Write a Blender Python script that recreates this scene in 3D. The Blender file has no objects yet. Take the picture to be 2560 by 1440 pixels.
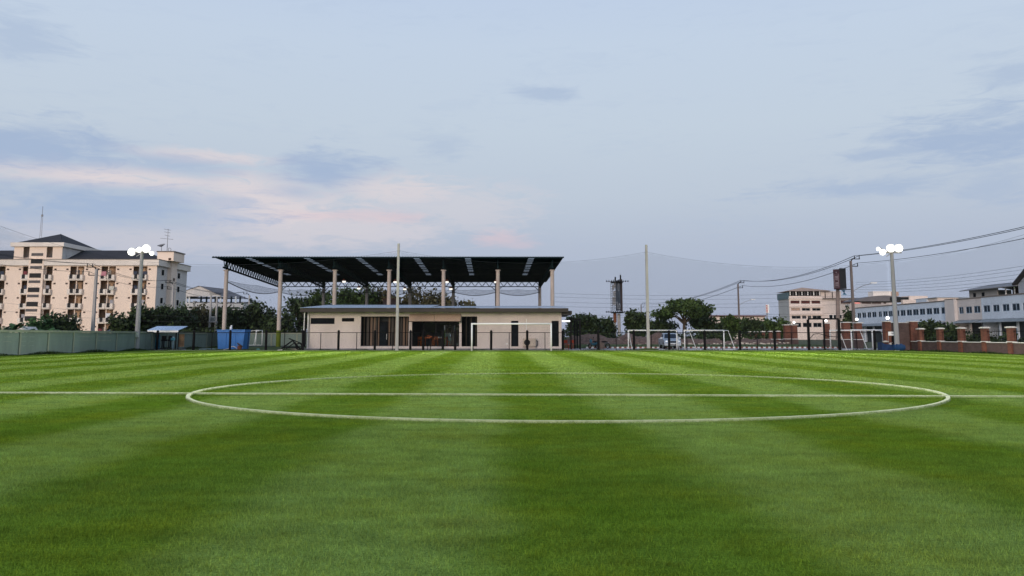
import bpy, bmesh, math, random
import numpy as np
from mathutils import Vector, Matrix

# ------------------------------------------------------------------ camera, sky, sun, exposure
SC = bpy.context.scene
COL = SC.collection
FPX, PCY, EYE = 2000.0, 590.0, 1.37
PITCH = math.atan(250 / FPX)
CP, SP = math.cos(PITCH), math.sin(PITCH)
cam = bpy.data.cameras.new('camera')
cam.sensor_width = 36
cam.lens = 36 * FPX / 2560
cam.shift_y = -130 / 2560
cam.clip_start = 0.05
cam.clip_end = 4000
camo = bpy.data.objects.new('camera', cam)
COL.objects.link(camo)
camo.location = (0, 0, EYE)
camo.rotation_euler = (math.pi / 2 + PITCH, 0, 0)
SC.camera = camo
SC.view_settings.view_transform = 'Standard'
SC.view_settings.look = 'None'
SC.view_settings.exposure = 0.0
SC.view_settings.gamma = 1.0
SC.view_settings.use_curve_mapping = False
SC.cycles.use_denoising = True
SC.cycles.max_bounces = 4
SC.cycles.transparent_max_bounces = 24
SC.cycles.sample_clamp_indirect = 4.0

def lin(v):
    v /= 255.0
    return v / 12.92 if v <= 0.04045 else ((v + 0.055) / 1.055) ** 2.4
def S(r, g, b):
    return (lin(r), lin(g), lin(b), 1.0)

def ray(px, py):
    s = (PCY - py) / FPX
    u = (px - 1280) / FPX
    return u, CP - s * SP, SP + s * CP
def W(px, py, Y):
    u, y, z = ray(px, py)
    return Vector((Y * u / y, Y, EYE + Y * z / y))
def Xp(px, Y, py=840): return W(px, py, Y).x
def Zp(py, Y): return W(1280, py, Y).z
def G(px, py):
    u, y, z = ray(px, py)
    t = -EYE / z
    return Vector((u * t, y * t, 0))
def YX(px, X, py=800):           # depth of a pixel column on a plane x = X
    u, y, z = ray(px, py)
    return X * y / u

SUN_EL, SUN_AZ = math.radians(9), math.radians(200)   # behind the camera, a little to the left
sun = bpy.data.lights.new('sun', 'SUN')
sun.energy = 1.9
sun.angle = math.radians(20)
sun.color = (1.0, 0.85, 0.74)
suno = bpy.data.objects.new('sun', sun)
COL.objects.link(suno)
sd = Vector((math.sin(SUN_AZ) * math.cos(SUN_EL), math.cos(SUN_AZ) * math.cos(SUN_EL), math.sin(SUN_EL)))
suno.rotation_euler = (-sd).to_track_quat('-Z', 'Y').to_euler()
suno.location = (0, -20, 30)

def build_world():
    w = bpy.data.worlds.new('World')
    SC.world = w
    w.cycles.sampling_method = 'MANUAL'; w.cycles.sample_map_resolution = 128
    w.use_nodes = True
    nt = w.node_tree
    N, L = nt.nodes, nt.links
    N.clear()
    out = N.new('ShaderNodeOutputWorld')
    bg = N.new('ShaderNodeBackground')
    tc = N.new('ShaderNodeTexCoord')
    def math_(op, a, b=None, c=None, clamp=False):
        n = N.new('ShaderNodeMath'); n.operation = op; n.use_clamp = clamp
        for i, v in enumerate((a, b, c)):
            if v is None: continue
            if isinstance(v, (int, float)): n.inputs[i].default_value = v
            else: L.new(v, n.inputs[i])
        return n.outputs[0]
    def mix(fac, a, b, mode='MIX'):
        n = N.new('ShaderNodeMix'); n.data_type = 'RGBA'; n.blend_type = mode
        for i, v in ((0, fac), (6, a), (7, b)):
            if isinstance(v, (int, float)): n.inputs[i].default_value = v
            elif isinstance(v, tuple): n.inputs[i].default_value = v
            else: L.new(v, n.inputs[i])
        return n.outputs[2]
    sep = N.new('ShaderNodeSeparateXYZ')
    L.new(tc.outputs['Generated'], sep.inputs[0])
    x, y, z = sep.outputs
    az = math_('ARCTAN2', x, y)
    el = math_('ARCSINE', z)
    ramp = N.new('ShaderNodeValToRGB')
    e = ramp.color_ramp.elements
    R = math.pi / 2
    def eldeg(py): return math.atan2(ray(1280, py)[2], ray(1280, py)[1]) / R
    stops = [(0.0, S(170, 181, 208)), (eldeg(700), S(176, 187, 212)), (eldeg(620), S(183, 193, 214)), (eldeg(500), S(195, 206, 222)),
             (eldeg(330), S(202, 215, 230)), (eldeg(120), S(203, 218, 237)), (eldeg(-60), S(198, 215, 240)), (0.55, S(176, 196, 226)), (1.0, S(150, 174, 212))]
    e[0].position, e[0].color = stops[0]
    e[1].position, e[1].color = stops[-1]
    for p_, c_ in stops[1:-1]:
        k = e.new(p_); k.color = c_
    L.new(math_('DIVIDE', math_('ABSOLUTE', el), R), ramp.inputs[0])
    base = ramp.outputs[0]
    # physical dusk sky blended in lightly
    sky = N.new('ShaderNodeTexSky')
    sky.sky_type = 'NISHITA'; sky.sun_disc = False
    sky.sun_elevation = SUN_EL; sky.sun_rotation = SUN_AZ
    dim = mix(1.0, sky.outputs[0], (0.1, 0.1, 0.1, 1), 'MULTIPLY')
    base = mix(0.08, base, dim)
    # cloud field: soft noise streaks in direction space
    comb = N.new('ShaderNodeCombineXYZ')
    L.new(math_('MULTIPLY', az, 5.0), comb.inputs[0])
    L.new(math_('MULTIPLY', el, 22.0), comb.inputs[1])
    n1 = N.new('ShaderNodeTexNoise'); n1.inputs['Scale'].default_value = 1.1
    n1.inputs['Detail'].default_value = 9; n1.inputs['Roughness'].default_value = 0.6; n1.inputs['Distortion'].default_value = 0.6
    L.new(comb.outputs[0], n1.inputs['Vector'])
    n2 = N.new('ShaderNodeTexNoise'); n2.inputs['Scale'].default_value = 4.2
    n2.inputs['Detail'].default_value = 8; n2.inputs['Roughness'].default_value = 0.62; n2.inputs['Distortion'].default_value = 0.9
    L.new(comb.outputs[0], n2.inputs['Vector'])
    wob = math_('SUBTRACT', math_('ADD', math_('MULTIPLY', n1.outputs[0], 0.55), math_('MULTIPLY', n2.outputs[0], 0.45)), 0.5)
    def field(blobs, soft, amp):
        tot = None
        for (px, py, rx, ry, st) in blobs:
            u, yy, zz = ray(px, py)
            a0 = math.atan2(u, yy); e0 = math.atan2(zz, math.hypot(u, yy))
            da = math_('DIVIDE', math_('SUBTRACT', az, a0), rx / FPX)
            de = math_('DIVIDE', math_('SUBTRACT', el, e0), ry / FPX)
            r = math_('SQRT', math_('ADD', math_('MULTIPLY', da, da), math_('MULTIPLY', de, de)))
            v = math_('ADD', math_('SUBTRACT', 1.0, r), math_('MULTIPLY', wob, amp))
            mr = N.new('ShaderNodeMapRange'); mr.interpolation_type = 'SMOOTHSTEP'
            mr.inputs['From Min'].default_value = -0.10; mr.inputs['From Max'].default_value = soft
            mr.inputs['To Max'].default_value = st
            L.new(v, mr.inputs['Value'])
            tot = mr.outputs[0] if tot is None else math_('MAXIMUM', tot, mr.outputs[0])
        return tot
    cream = field([(230, 438, 340, 38, 1.0), (520, 392, 240, 24, 0.8), (690, 500, 260, 100, 0.9), (960, 470, 250, 46, 0.75),
                   (800, 565, 420, 70, 0.6), (380, 600, 460, 60, 0.35), (1120, 520, 300, 80, 0.4)], 0.8, 3.8)
    pink = field([(1000, 543, 120, 20, 0.5), (1240, 598, 90, 26, 0.5), (1300, 612, 60, 14, 0.35), (880, 540, 200, 22, 0.4)], 0.9, 3.4)
    blue = field([(50, 95, 130, 80, 0.45), (90, 368, 300, 72, 0.85), (430, 408, 230, 36, 0.55), (250, 512, 360, 66, 0.85),
                  (800, 430, 180, 66, 0.85), (740, 480, 110, 34, 0.55), (560, 505, 90, 28, 0.5), (1130, 362, 100, 48, 0.32), (1360, 236, 105, 24, 0.5),
                  (2470, 335, 270, 75, 0.8), (2270, 376, 190, 22, 0.6), (2180, 472, 300, 34, 0.62), (2530, 185, 110, 44, 0.5), (2500, 465, 200, 60, 0.45)], 0.85, 3.6)
    col = mix(cream, base, S(226, 217, 220))
    col = mix(pink, col, S(228, 202, 208))
    col = mix(blue, col, S(164, 184, 214))
    # faint general mottling over the whole dome
    mr = N.new('ShaderNodeMapRange'); mr.inputs['From Min'].default_value = 0.02; mr.inputs['From Max'].default_value = 0.24
    mr.inputs['To Max'].default_value = 0.22
    L.new(wob, mr.inputs['Value'])
    col = mix(mr.outputs[0], col, S(168, 187, 217))
    L.new(col, bg.inputs[0])
    bg.inputs[1].default_value = 0.96
    L.new(bg.outputs[0], out.inputs[0])
build_world()

# ------------------------------------------------------------------ helpers
ORG = {}
class MB:
    def __init__(s): s.v, s.f = [], []
    def poly(s, pts):
        b = len(s.v); s.v += [tuple(p) for p in pts]; s.f.append(tuple(range(b, b + len(pts)))); return s
    def box(s, x0, x1, y0, y1, z0, z1):
        b = len(s.v)
        s.v += [(x0, y0, z0), (x1, y0, z0), (x1, y1, z0), (x0, y1, z0), (x0, y0, z1), (x1, y0, z1), (x1, y1, z1), (x0, y1, z1)]
        for q in ((3, 2, 1, 0), (4, 5, 6, 7), (0, 1, 5, 4), (1, 2, 6, 5), (2, 3, 7, 6), (3, 0, 4, 7)):
            s.f.append(tuple(b + i for i in q))
        return s
    def cyl(s, p0, p1, r0, r1=None, n=8, caps=True):
        r1 = r0 if r1 is None else r1
        p0, p1 = Vector(p0), Vector(p1)
        d = (p1 - p0).normalized()
        a = d.cross(Vector((0, 0, 1)) if abs(d.z) < 0.9 else Vector((1, 0, 0))).normalized()
        c = d.cross(a)
        b = len(s.v)
        for p, r in ((p0, r0), (p1, r1)):
            for i in range(n):
                t = 2 * math.pi * (i + 0.5) / n
                s.v.append(tuple(p + a * (r * math.cos(t)) + c * (r * math.sin(t))))
        for i in range(n):
            j = (i + 1) % n
            s.f.append((b + i, b + j, b + n + j, b + n + i))
        if caps:
            s.f.append(tuple(b + i for i in reversed(range(n)))); s.f.append(tuple(b + n + i for i in range(n)))
        return s
    def tube(s, pts, r, n=5):
        for a, b in zip(pts[:-1], pts[1:]): s.cyl(a, b, r, r, n)
        return s
    def beam(s, p0, p1, w, h=None):          # square bar between two points
        h = h or w
        p0, p1 = Vector(p0), Vector(p1)
        d = (p1 - p0).normalized()
        a = d.cross(Vector((0, 0, 1)) if abs(d.z) < 0.95 else Vector((0, 1, 0))).normalized()
        c = a.cross(d)
        b = len(s.v)
        for p in (p0, p1):
            for i, j in ((-1, -1), (1, -1), (1, 1), (-1, 1)): s.v.append(tuple(p + a * (i * w / 2) + c * (j * h / 2)))
        for q in ((3, 2, 1, 0), (4, 5, 6, 7), (0, 1, 5, 4), (1, 2, 6, 5), (2, 3, 7, 6), (3, 0, 4, 7)): s.f.append(tuple(b + i for i in q))
        return s
    def sphere(s, c, r, n=12, m=8, sc=(1, 1, 1), half=False):
        b = len(s.v); c = Vector(c)
        top = m // 2 if half else m
        for j in range(top + 1):
            ph = math.pi * j / m
            for i in range(n):
                t = 2 * math.pi * i / n
                s.v.append((c.x + r * sc[0] * math.sin(ph) * math.cos(t), c.y + r * sc[1] * math.sin(ph) * math.sin(t), c.z + r * sc[2] * math.cos(ph)))
        for j in range(top):
            for i in range(n):
                k = (i + 1) % n
                s.f.append((b + j * n + i, b + (j + 1) * n + i, b + (j + 1) * n + k, b + j * n + k))
        return s
    def torus(s, c, axis, R, r, n=16, m=6):
        axis = Vector(axis).normalized()
        a = axis.cross(Vector((0, 0, 1)) if abs(axis.z) < 0.9 else Vector((1, 0, 0))).normalized(); e = axis.cross(a); c = Vector(c)
        b = len(s.v)
        for i in range(n):
            t = 2 * math.pi * i / n; d = a * math.cos(t) + e * math.sin(t)
            for j in range(m):
                q = 2 * math.pi * j / m
                s.v.append(tuple(c + d * (R + r * math.cos(q)) + axis * (r * math.sin(q))))
        for i in range(n):
            for j in range(m):
                i2, j2 = (i + 1) % n, (j + 1) % m
                s.f.append((b + i * m + j, b + i2 * m + j, b + i2 * m + j2, b + i * m + j2))
        return s
    def prism(s, prof, y0, y1, axis='y'):    # prof: list of (a, z); extruded along axis
        n = len(prof); b = len(s.v)
        for t in (y0, y1):
            for a, z in prof: s.v.append((a, t, z) if axis == 'y' else (t, a, z))
        for i in range(n):
            j = (i + 1) % n
            s.f.append((b + i, b + j, b + n + j, b + n + i))
        s.f.append(tuple(b + i for i in reversed(range(n)))); s.f.append(tuple(b + n + i for i in range(n)))
        return s
    def wall(s, a0, a1, z0, z1, t0, t1, holes=(), axis='y'):
        """slab in the (a, z) plane, thickness t0..t1 along axis, with rectangular holes (a0, a1, z0, z1)"""
        A = sorted({a0, a1} | {min(max(h[i], a0), a1) for h in holes for i in (0, 1)})
        Z = sorted({z0, z1} | {min(max(h[i], z0), z1) for h in holes for i in (2, 3)})
        def solid(i, j):
            if i < 0 or j < 0 or i >= len(A) - 1 or j >= len(Z) - 1: return False
            ca, cz = (A[i] + A[i + 1]) / 2, (Z[j] + Z[j + 1]) / 2
            return not any(h[0] < ca < h[1] and h[2] < cz < h[3] for h in holes)
        def P(a, t, z): return (a, t, z) if axis == 'y' else (t, a, z)
        for i in range(len(A) - 1):
            for j in range(len(Z) - 1):
                if not solid(i, j): continue
                x0, x1, y0, y1 = A[i], A[i + 1], Z[j], Z[j + 1]
                s.poly([P(x0, t0, y0), P(x1, t0, y0), P(x1, t0, y1), P(x0, t0, y1)])
                s.poly([P(x0, t1, y1), P(x1, t1, y1), P(x1, t1, y0), P(x0, t1, y0)])
                if not solid(i - 1, j): s.poly([P(x0, t1, y0), P(x0, t0, y0), P(x0, t0, y1), P(x0, t1, y1)])
                if not solid(i + 1, j): s.poly([P(x1, t0, y0), P(x1, t1, y0), P(x1, t1, y1), P(x1, t0, y1)])
                if not solid(i, j - 1): s.poly([P(x0, t0, y0), P(x0, t1, y0), P(x1, t1, y0), P(x1, t0, y0)])
                if not solid(i, j + 1): s.poly([P(x0, t0, y1), P(x1, t0, y1), P(x1, t1, y1), P(x0, t1, y1)])
        return s
    def mesh(s, name, mat, org=(0, 0, 0), smooth=False):
        me = bpy.data.meshes.new(name)
        o = Vector(org)
        me.from_pydata([(a - o.x, b - o.y, c - o.z) for a, b, c in s.v], [], s.f)
        me.materials.append(mat)
        if smooth: me.polygons.foreach_set('use_smooth', [True] * len(me.polygons))
        me.update()
        return me
def tag(o, label=None, cat=None, group=None, kind=None):
    if label: o['label'] = label
    if cat: o['category'] = cat
    if group: o['group'] = group
    if kind: o['kind'] = kind
    return o
def thing(name, label, cat, loc=(0, 0, 0), group=None):
    o = bpy.data.objects.new(name, None); COL.objects.link(o)
    o.location = loc; o.empty_display_size = 0.3
    ORG[o] = Vector(loc)
    return tag(o, label, cat, group)
def part(mb, name, mat, parent, smooth=False, label=None, kind=None):
    org = ORG[parent]
    o = bpy.data.objects.new(name, mb.mesh(name, mat, org, smooth)); COL.objects.link(o)
    o.parent = parent; ORG[o] = org
    return tag(o, label, None, None, kind)
def piece(me, name, parent, loc, rz=0.0):
    o = bpy.data.objects.new(name, me); COL.objects.link(o)
    o.parent = parent; o.location = Vector(loc) - ORG[parent]; o.rotation_euler.z = rz
    ORG[o] = Vector(loc)
    return o
def solo(mb, name, mat, label, cat, org=(0, 0, 0), group=None, kind=None, smooth=False):
    o = bpy.data.objects.new(name, mb.mesh(name, mat, org, smooth)); COL.objects.link(o)
    o.location = org; ORG[o] = Vector(org)
    return tag(o, label, cat, group, kind)
def copy_tree(o, loc=None, rz=None, label=None, parent=None):
    c = o.copy(); COL.objects.link(c)
    if parent: c.parent = parent
    if loc is not None: c.location = loc
    if rz is not None: c.rotation_euler.z = rz
    if label: c['label'] = label
    ORG[c] = Vector(c.location)
    for ch in list(o.children): copy_tree(ch, parent=c)
    return c

# ------------------------------------------------------------------ materials
MATS = {}
def mat(name, col, rough=0.75, var=0.18, scale=1.5, bump=0.0, metal=0.0, spec=0.3, streak=False, bscale=None):
    if name in MATS: return MATS[name]
    m = bpy.data.materials.new(name); m.use_nodes = True
    nt = m.node_tree; N, L = nt.nodes, nt.links
    b = N['Principled BSDF']
    b.inputs['Roughness'].default_value = rough
    b.inputs['Metallic'].default_value = metal
    b.inputs['Specular IOR Level'].default_value = spec
    geo = N.new('ShaderNodeNewGeometry')
    mp = N.new('ShaderNodeMapping'); mp.inputs['Scale'].default_value = (1, 1, 0.25) if streak else (1, 1, 1)
    L.new(geo.outputs['Position'], mp.inputs[0])
    n = N.new('ShaderNodeTexNoise'); n.inputs['Scale'].default_value = scale; n.inputs['Detail'].default_value = 6; n.inputs['Roughness'].default_value = 0.65
    L.new(mp.outputs[0], n.inputs['Vector'])
    r = N.new('ShaderNodeValToRGB')
    r.color_ramp.elements[0].position, r.color_ramp.elements[1].position = 0.3, 0.7
    c = col[:3]
    r.color_ramp.elements[0].color = tuple(max(0, k * (1 - var)) for k in c) + (1,)
    r.color_ramp.elements[1].color = tuple(min(1, k * (1 + var)) for k in c) + (1,)
    L.new(n.outputs[0], r.inputs[0]); L.new(r.outputs[0], b.inputs['Base Color'])
    if bump:
        n2 = N.new('ShaderNodeTexNoise'); n2.inputs['Scale'].default_value = bscale or scale * 6; n2.inputs['Detail'].default_value = 4
        L.new(geo.outputs['Position'], n2.inputs['Vector'])
        bp = N.new('ShaderNodeBump'); bp.inputs['Strength'].default_value = bump; bp.inputs['Distance'].default_value = 0.02
        L.new(n2.outputs[0], bp.inputs['Height']); L.new(bp.outputs[0], b.inputs['Normal'])
    MATS[name] = m
    return m
def emit(name, col, strength):
    if name in MATS: return MATS[name]
    m = bpy.data.materials.new(name); m.use_nodes = True
    b = m.node_tree.nodes['Principled BSDF']
    b.inputs['Base Color'].default_value = (0.8, 0.8, 0.8, 1)
    b.inputs['Emission Color'].default_value = tuple(col[:3]) + (1,); b.inputs['Emission Strength'].default_value = strength
    MATS[name] = m
    return m
def glass(name, tint, refl=0.25):
    if name in MATS: return MATS[name]
    m = bpy.data.materials.new(name); m.use_nodes = True
    nt = m.node_tree; N, L = nt.nodes, nt.links; N.clear()
    o = N.new('ShaderNodeOutputMaterial'); t = N.new('ShaderNodeBsdfTransparent'); g = N.new('ShaderNodeBsdfGlossy'); x = N.new('ShaderNodeMixShader')
    t.inputs[0].default_value = tint; g.inputs['Roughness'].default_value = 0.05; g.inputs[0].default_value = (0.9, 0.95, 1, 1)
    lw = N.new('ShaderNodeLayerWeight'); lw.inputs[0].default_value = refl
    L.new(lw.outputs['Fresnel'], x.inputs[0]); L.new(t.outputs[0], x.inputs[1]); L.new(g.outputs[0], x.inputs[2]); L.new(x.outputs[0], o.inputs[0])
    MATS[name] = m
    return m
def translucent(name, col):
    if name in MATS: return MATS[name]
    m = bpy.data.materials.new(name); m.use_nodes = True
    nt = m.node_tree; N, L = nt.nodes, nt.links; N.clear()
    o = N.new('ShaderNodeOutputMaterial'); t = N.new('ShaderNodeBsdfTranslucent'); d = N.new('ShaderNodeBsdfDiffuse'); x = N.new('ShaderNodeMixShader')
    t.inputs[0].default_value = col; d.inputs[0].default_value = col; x.inputs[0].default_value = 0.2
    L.new(t.outputs[0], x.inputs[1]); L.new(d.outputs[0], x.inputs[2]); L.new(x.outputs[0], o.inputs[0])
    MATS[name] = m
    return m
def leafmat(name, c0, c1, scale=0.7):
    if name in MATS: return MATS[name]
    m = bpy.data.materials.new(name); m.use_nodes = True
    nt = m.node_tree; N, L = nt.nodes, nt.links
    b = N['Principled BSDF']; b.inputs['Roughness'].default_value = 0.6; b.inputs['Specular IOR Level'].default_value = 0.25
    geo = N.new('ShaderNodeNewGeometry'); n = N.new('ShaderNodeTexNoise'); n.inputs['Scale'].default_value = scale; n.inputs['Detail'].default_value = 5
    L.new(geo.outputs['Position'], n.inputs['Vector'])
    rnd = N.new('ShaderNodeMath'); rnd.operation = 'ADD'
    sc = N.new('ShaderNodeMath'); sc.operation = 'MULTIPLY_ADD'; sc.inputs[1].default_value = 0.5; sc.inputs[2].default_value = -0.25
    L.new(geo.outputs['Random Per Island'], sc.inputs[0]); L.new(sc.outputs[0], rnd.inputs[0]); L.new(n.outputs[0], rnd.inputs[1])
    r = N.new('ShaderNodeValToRGB'); r.color_ramp.elements[0].position, r.color_ramp.elements[1].position = 0.25, 0.78
    r.color_ramp.elements[0].color, r.color_ramp.elements[1].color = c0 + (1,), c1 + (1,)
    L.new(rnd.outputs[0], r.inputs[0]); L.new(r.outputs[0], b.inputs['Base Color'])
    MATS[name] = m
    return m
def brickmat(name, c1, c2, mortar, w=0.24, h=0.075):
    if name in MATS: return MATS[name]
    m = bpy.data.materials.new(name); m.use_nodes = True
    nt = m.node_tree; N, L = nt.nodes, nt.links
    b = N['Principled BSDF']; b.inputs['Roughness'].default_value = 0.85; b.inputs['Specular IOR Level'].default_value = 0.2
    geo = N.new('ShaderNodeNewGeometry'); sp = N.new('ShaderNodeSeparateXYZ'); L.new(geo.outputs['Position'], sp.inputs[0])
    ad = N.new('ShaderNodeMath'); L.new(sp.outputs[0], ad.inputs[0]); L.new(sp.outputs[1], ad.inputs[1])
    cb = N.new('ShaderNodeCombineXYZ'); L.new(ad.outputs[0], cb.inputs[0]); L.new(sp.outputs[2], cb.inputs[1])
    br = N.new('ShaderNodeTexBrick'); L.new(cb.outputs[0], br.inputs['Vector'])
    br.inputs['Scale'].default_value = 1.0; br.inputs['Brick Width'].default_value = w; br.inputs['Row Height'].default_value = h
    br.inputs['Mortar Size'].default_value = 0.006; br.inputs['Color1'].default_value = c1; br.inputs['Color2'].default_value = c2; br.inputs['Mortar'].default_value = mortar
    n = N.new('ShaderNodeTexNoise'); n.inputs['Scale'].default_value = 1.6; n.inputs['Detail'].default_value = 6
    L.new(geo.outputs['Position'], n.inputs['Vector'])
    mx = N.new('ShaderNodeMix'); mx.data_type = 'RGBA'; mx.blend_type = 'MULTIPLY'; mx.inputs[0].default_value = 0.6
    L.new(br.outputs[0], mx.inputs[6]); L.new(n.outputs[0], mx.inputs[7]); L.new(mx.outputs[2], b.inputs['Base Color'])
    bp = N.new('ShaderNodeBump'); bp.inputs['Strength'].default_value = 0.4; bp.inputs['Distance'].default_value = 0.01
    L.new(br.outputs['Fac'], bp.inputs['Height']); bp.invert = True; L.new(bp.outputs[0], b.inputs['Normal'])
    MATS[name] = m
    return m

def turf_material(name, blade=False):
    m = bpy.data.materials.new(name); m.use_nodes = True
    nt = m.node_tree; N, L = nt.nodes, nt.links
    b = N['Principled BSDF']
    b.inputs['Roughness'].default_value = 1.0; b.inputs['Specular IOR Level'].default_value = 0.0
    geo = N.new('ShaderNodeNewGeometry')
    sp = N.new('ShaderNodeSeparateXYZ'); L.new(geo.outputs['Position'], sp.inputs[0])
    def mth(op, a, c=None, d=None, clamp=False):
        n = N.new('ShaderNodeMath'); n.operation = op; n.use_clamp = clamp
        for i, v in enumerate((a, c, d)):
            if v is None: continue
            if isinstance(v, (int, float)): n.inputs[i].default_value = v
            else: L.new(v, n.inputs[i])
        return n.outputs[0]
    def noise(scale, detail=4, rough=0.6, stretch=None):
        n = N.new('ShaderNodeTexNoise'); n.inputs['Scale'].default_value = scale; n.inputs['Detail'].default_value = detail; n.inputs['Roughness'].default_value = rough
        if stretch:
            mp = N.new('ShaderNodeMapping'); mp.inputs['Scale'].default_value = stretch; L.new(geo.outputs['Position'], mp.inputs[0]); L.new(mp.outputs[0], n.inputs['Vector'])
        else: L.new(geo.outputs['Position'], n.inputs['Vector'])
        return n.outputs[0]
    def mix(f, a, c, mode='MIX'):
        n = N.new('ShaderNodeMix'); n.data_type = 'RGBA'; n.blend_type = mode
        for i, v in ((0, f), (6, a), (7, c)):
            if isinstance(v, (int, float)): n.inputs[i].default_value = v
            elif isinstance(v, tuple): n.inputs[i].default_value = v
            else: L.new(v, n.inputs[i])
        return n.outputs[2]
    # mowing stripes, 2.05 m wide, running away from the camera with a slight drift and wavy edges
    xs = mth('ADD', sp.outputs[0], mth('MULTIPLY', mth('SUBTRACT', sp.outputs[1], 8.9), 0.016))
    wav = mth('MULTIPLY', mth('SUBTRACT', noise(0.35, 5, 0.65), 0.5), 1.7)
    ph = mth('MULTIPLY', mth('ADD', mth('SUBTRACT', xs, 0.855), wav), 2 * math.pi / 4.14)
    st = mth('COSINE', ph)
    mr = N.new('ShaderNodeMapRange'); mr.interpolation_type = 'SMOOTHSTEP'; mr.inputs['From Min'].default_value = -0.55; mr.inputs['From Max'].default_value = 0.55
    L.new(st, mr.inputs['Value'])
    dark = mr.outputs[0]
    # uneven strength of the stripe
    dark = mth('MULTIPLY', dark, mth('MULTIPLY_ADD', noise(0.22, 4), 0.9, 0.35), clamp=True)
    c_light, c_dark = (0.172, 0.264, 0.060, 1), (0.085, 0.160, 0.012, 1)
    col = mix(dark, c_light, c_dark)
    yel = N.new('ShaderNodeMapRange'); yel.inputs['From Min'].default_value = 0.45; yel.inputs['From Max'].default_value = 0.75; yel.inputs['To Max'].default_value = 0.45
    L.new(noise(0.6, 6, 0.7), yel.inputs['Value'])
    col = mix(yel.outputs[0], col, (0.185, 0.210, 0.008, 1))
    brn = N.new('ShaderNodeMapRange'); brn.inputs['From Min'].default_value = 0.58; brn.inputs['From Max'].default_value = 0.8; brn.inputs['To Max'].default_value = 0.4
    L.new(noise(1.1, 6, 0.7), brn.inputs['Value'])
    col = mix(brn.outputs[0], col, (0.10, 0.085, 0.025, 1))
    # long bands across the mowing direction
    bnd = mth('MULTIPLY_ADD', noise(1.0, 4, 0.7, (0.07, 0.75, 1)), 0.55, 0.73)
    # medium and fine mottling
    md = mth('MULTIPLY_ADD', noise(3.2, 6, 0.75, (0.55, 1, 1)), 1.3, 0.35)
    fn = mth('MULTIPLY_ADD', noise(38, 2, 0.7), 1.5, 0.25)
    vf = mth('MULTIPLY_ADD', noise(140, 0, 0.6), 1.2, 0.4)
    md = mth('MULTIPLY', md, bnd)
    k = mth('MULTIPLY', mth('MULTIPLY', md, fn), vf)
    if blade:
        k = mth('MULTIPLY', md, mth('MULTIPLY_ADD', geo.outputs['Random Per Island'], 0.75, 0.70))
    cb = N.new('ShaderNodeCombineXYZ'); [L.new(k, cb.inputs[i]) for i in range(3)]
    col = mix(1.0, col, cb.outputs[0], 'MULTIPLY')
    L.new(col, b.inputs['Base Color'])
    if not blade:
        bp = N.new('ShaderNodeBump'); bp.inputs['Strength'].default_value = 0.9; bp.inputs['Distance'].default_value = 0.03
        L.new(mth('ADD', noise(50, 1, 0.8), mth('MULTIPLY', noise(7, 3, 0.7), 2.0)), bp.inputs['Height']); L.new(bp.outputs[0], b.inputs['Normal'])
    return m
def paint_material():
    m = bpy.data.materials.new('line_paint'); m.use_nodes = True
    nt = m.node_tree; N, L = nt.nodes, nt.links
    b = N['Principled BSDF']; b.inputs['Roughness'].default_value = 0.9; b.inputs['Specular IOR Level'].default_value = 0.1
    b.inputs['Base Color'].default_value = (0.46, 0.52, 0.31, 1)
    tr = N.new('ShaderNodeBsdfTransparent'); mx = N.new('ShaderNodeMixShader')
    geo = N.new('ShaderNodeNewGeometry'); n = N.new('ShaderNodeTexNoise'); n.inputs['Scale'].default_value = 22; n.inputs['Detail'].default_value = 5; n.inputs['Roughness'].default_value = 0.75
    L.new(geo.outputs['Position'], n.inputs['Vector'])
    n2 = N.new('ShaderNodeTexNoise'); n2.inputs['Scale'].default_value = 0.8; n2.inputs['Detail'].default_value = 4
    L.new(geo.outputs['Position'], n2.inputs['Vector'])
    uv = N.new('ShaderNodeUVMap'); sp = N.new('ShaderNodeSeparateXYZ'); L.new(uv.outputs[0], sp.inputs[0])
    def mth(op, a, c=None, d=None, clamp=False):
        k = N.new('ShaderNodeMath'); k.operation = op; k.use_clamp = clamp
        for i, v in enumerate((a, c, d)):
            if v is None: continue
            if isinstance(v, (int, float)): k.inputs[i].default_value = v
            else: L.new(v, k.inputs[i])
        return k.outputs[0]
    edge = mth('SUBTRACT', 1.0, mth('MULTIPLY', mth('ABSOLUTE', mth('SUBTRACT', sp.outputs[1], 0.5)), 2.0))
    a = mth('MULTIPLY_ADD', edge, 1.9, -0.25)
    a = mth('ADD', a, mth('MULTIPLY', mth('SUBTRACT', n.outputs[0], 0.5), 1.6))
    n3 = N.new('ShaderNodeTexNoise'); n3.inputs['Scale'].default_value = 4.5; n3.inputs['Detail'].default_value = 5; L.new(geo.outputs['Position'], n3.inputs['Vector'])
    a = mth('MULTIPLY', a, mth('MULTIPLY', mth('MULTIPLY_ADD', n2.outputs[0], 0.9, 0.3), mth('MULTIPLY_ADD', n3.outputs[0], 1.6, 0.1)), clamp=True)
    a = mth('MULTIPLY', a, mth('MULTIPLY_ADD', sp.outputs[0], -0.36, 0.80))   # the far part of the marking is more worn
    L.new(a, mx.inputs[0]); L.new(tr.outputs[0], mx.inputs[1]); L.new(b.outputs[0], mx.inputs[2]); L.new(mx.outputs[0], N['Material Output'].inputs[0])
    return m

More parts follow.
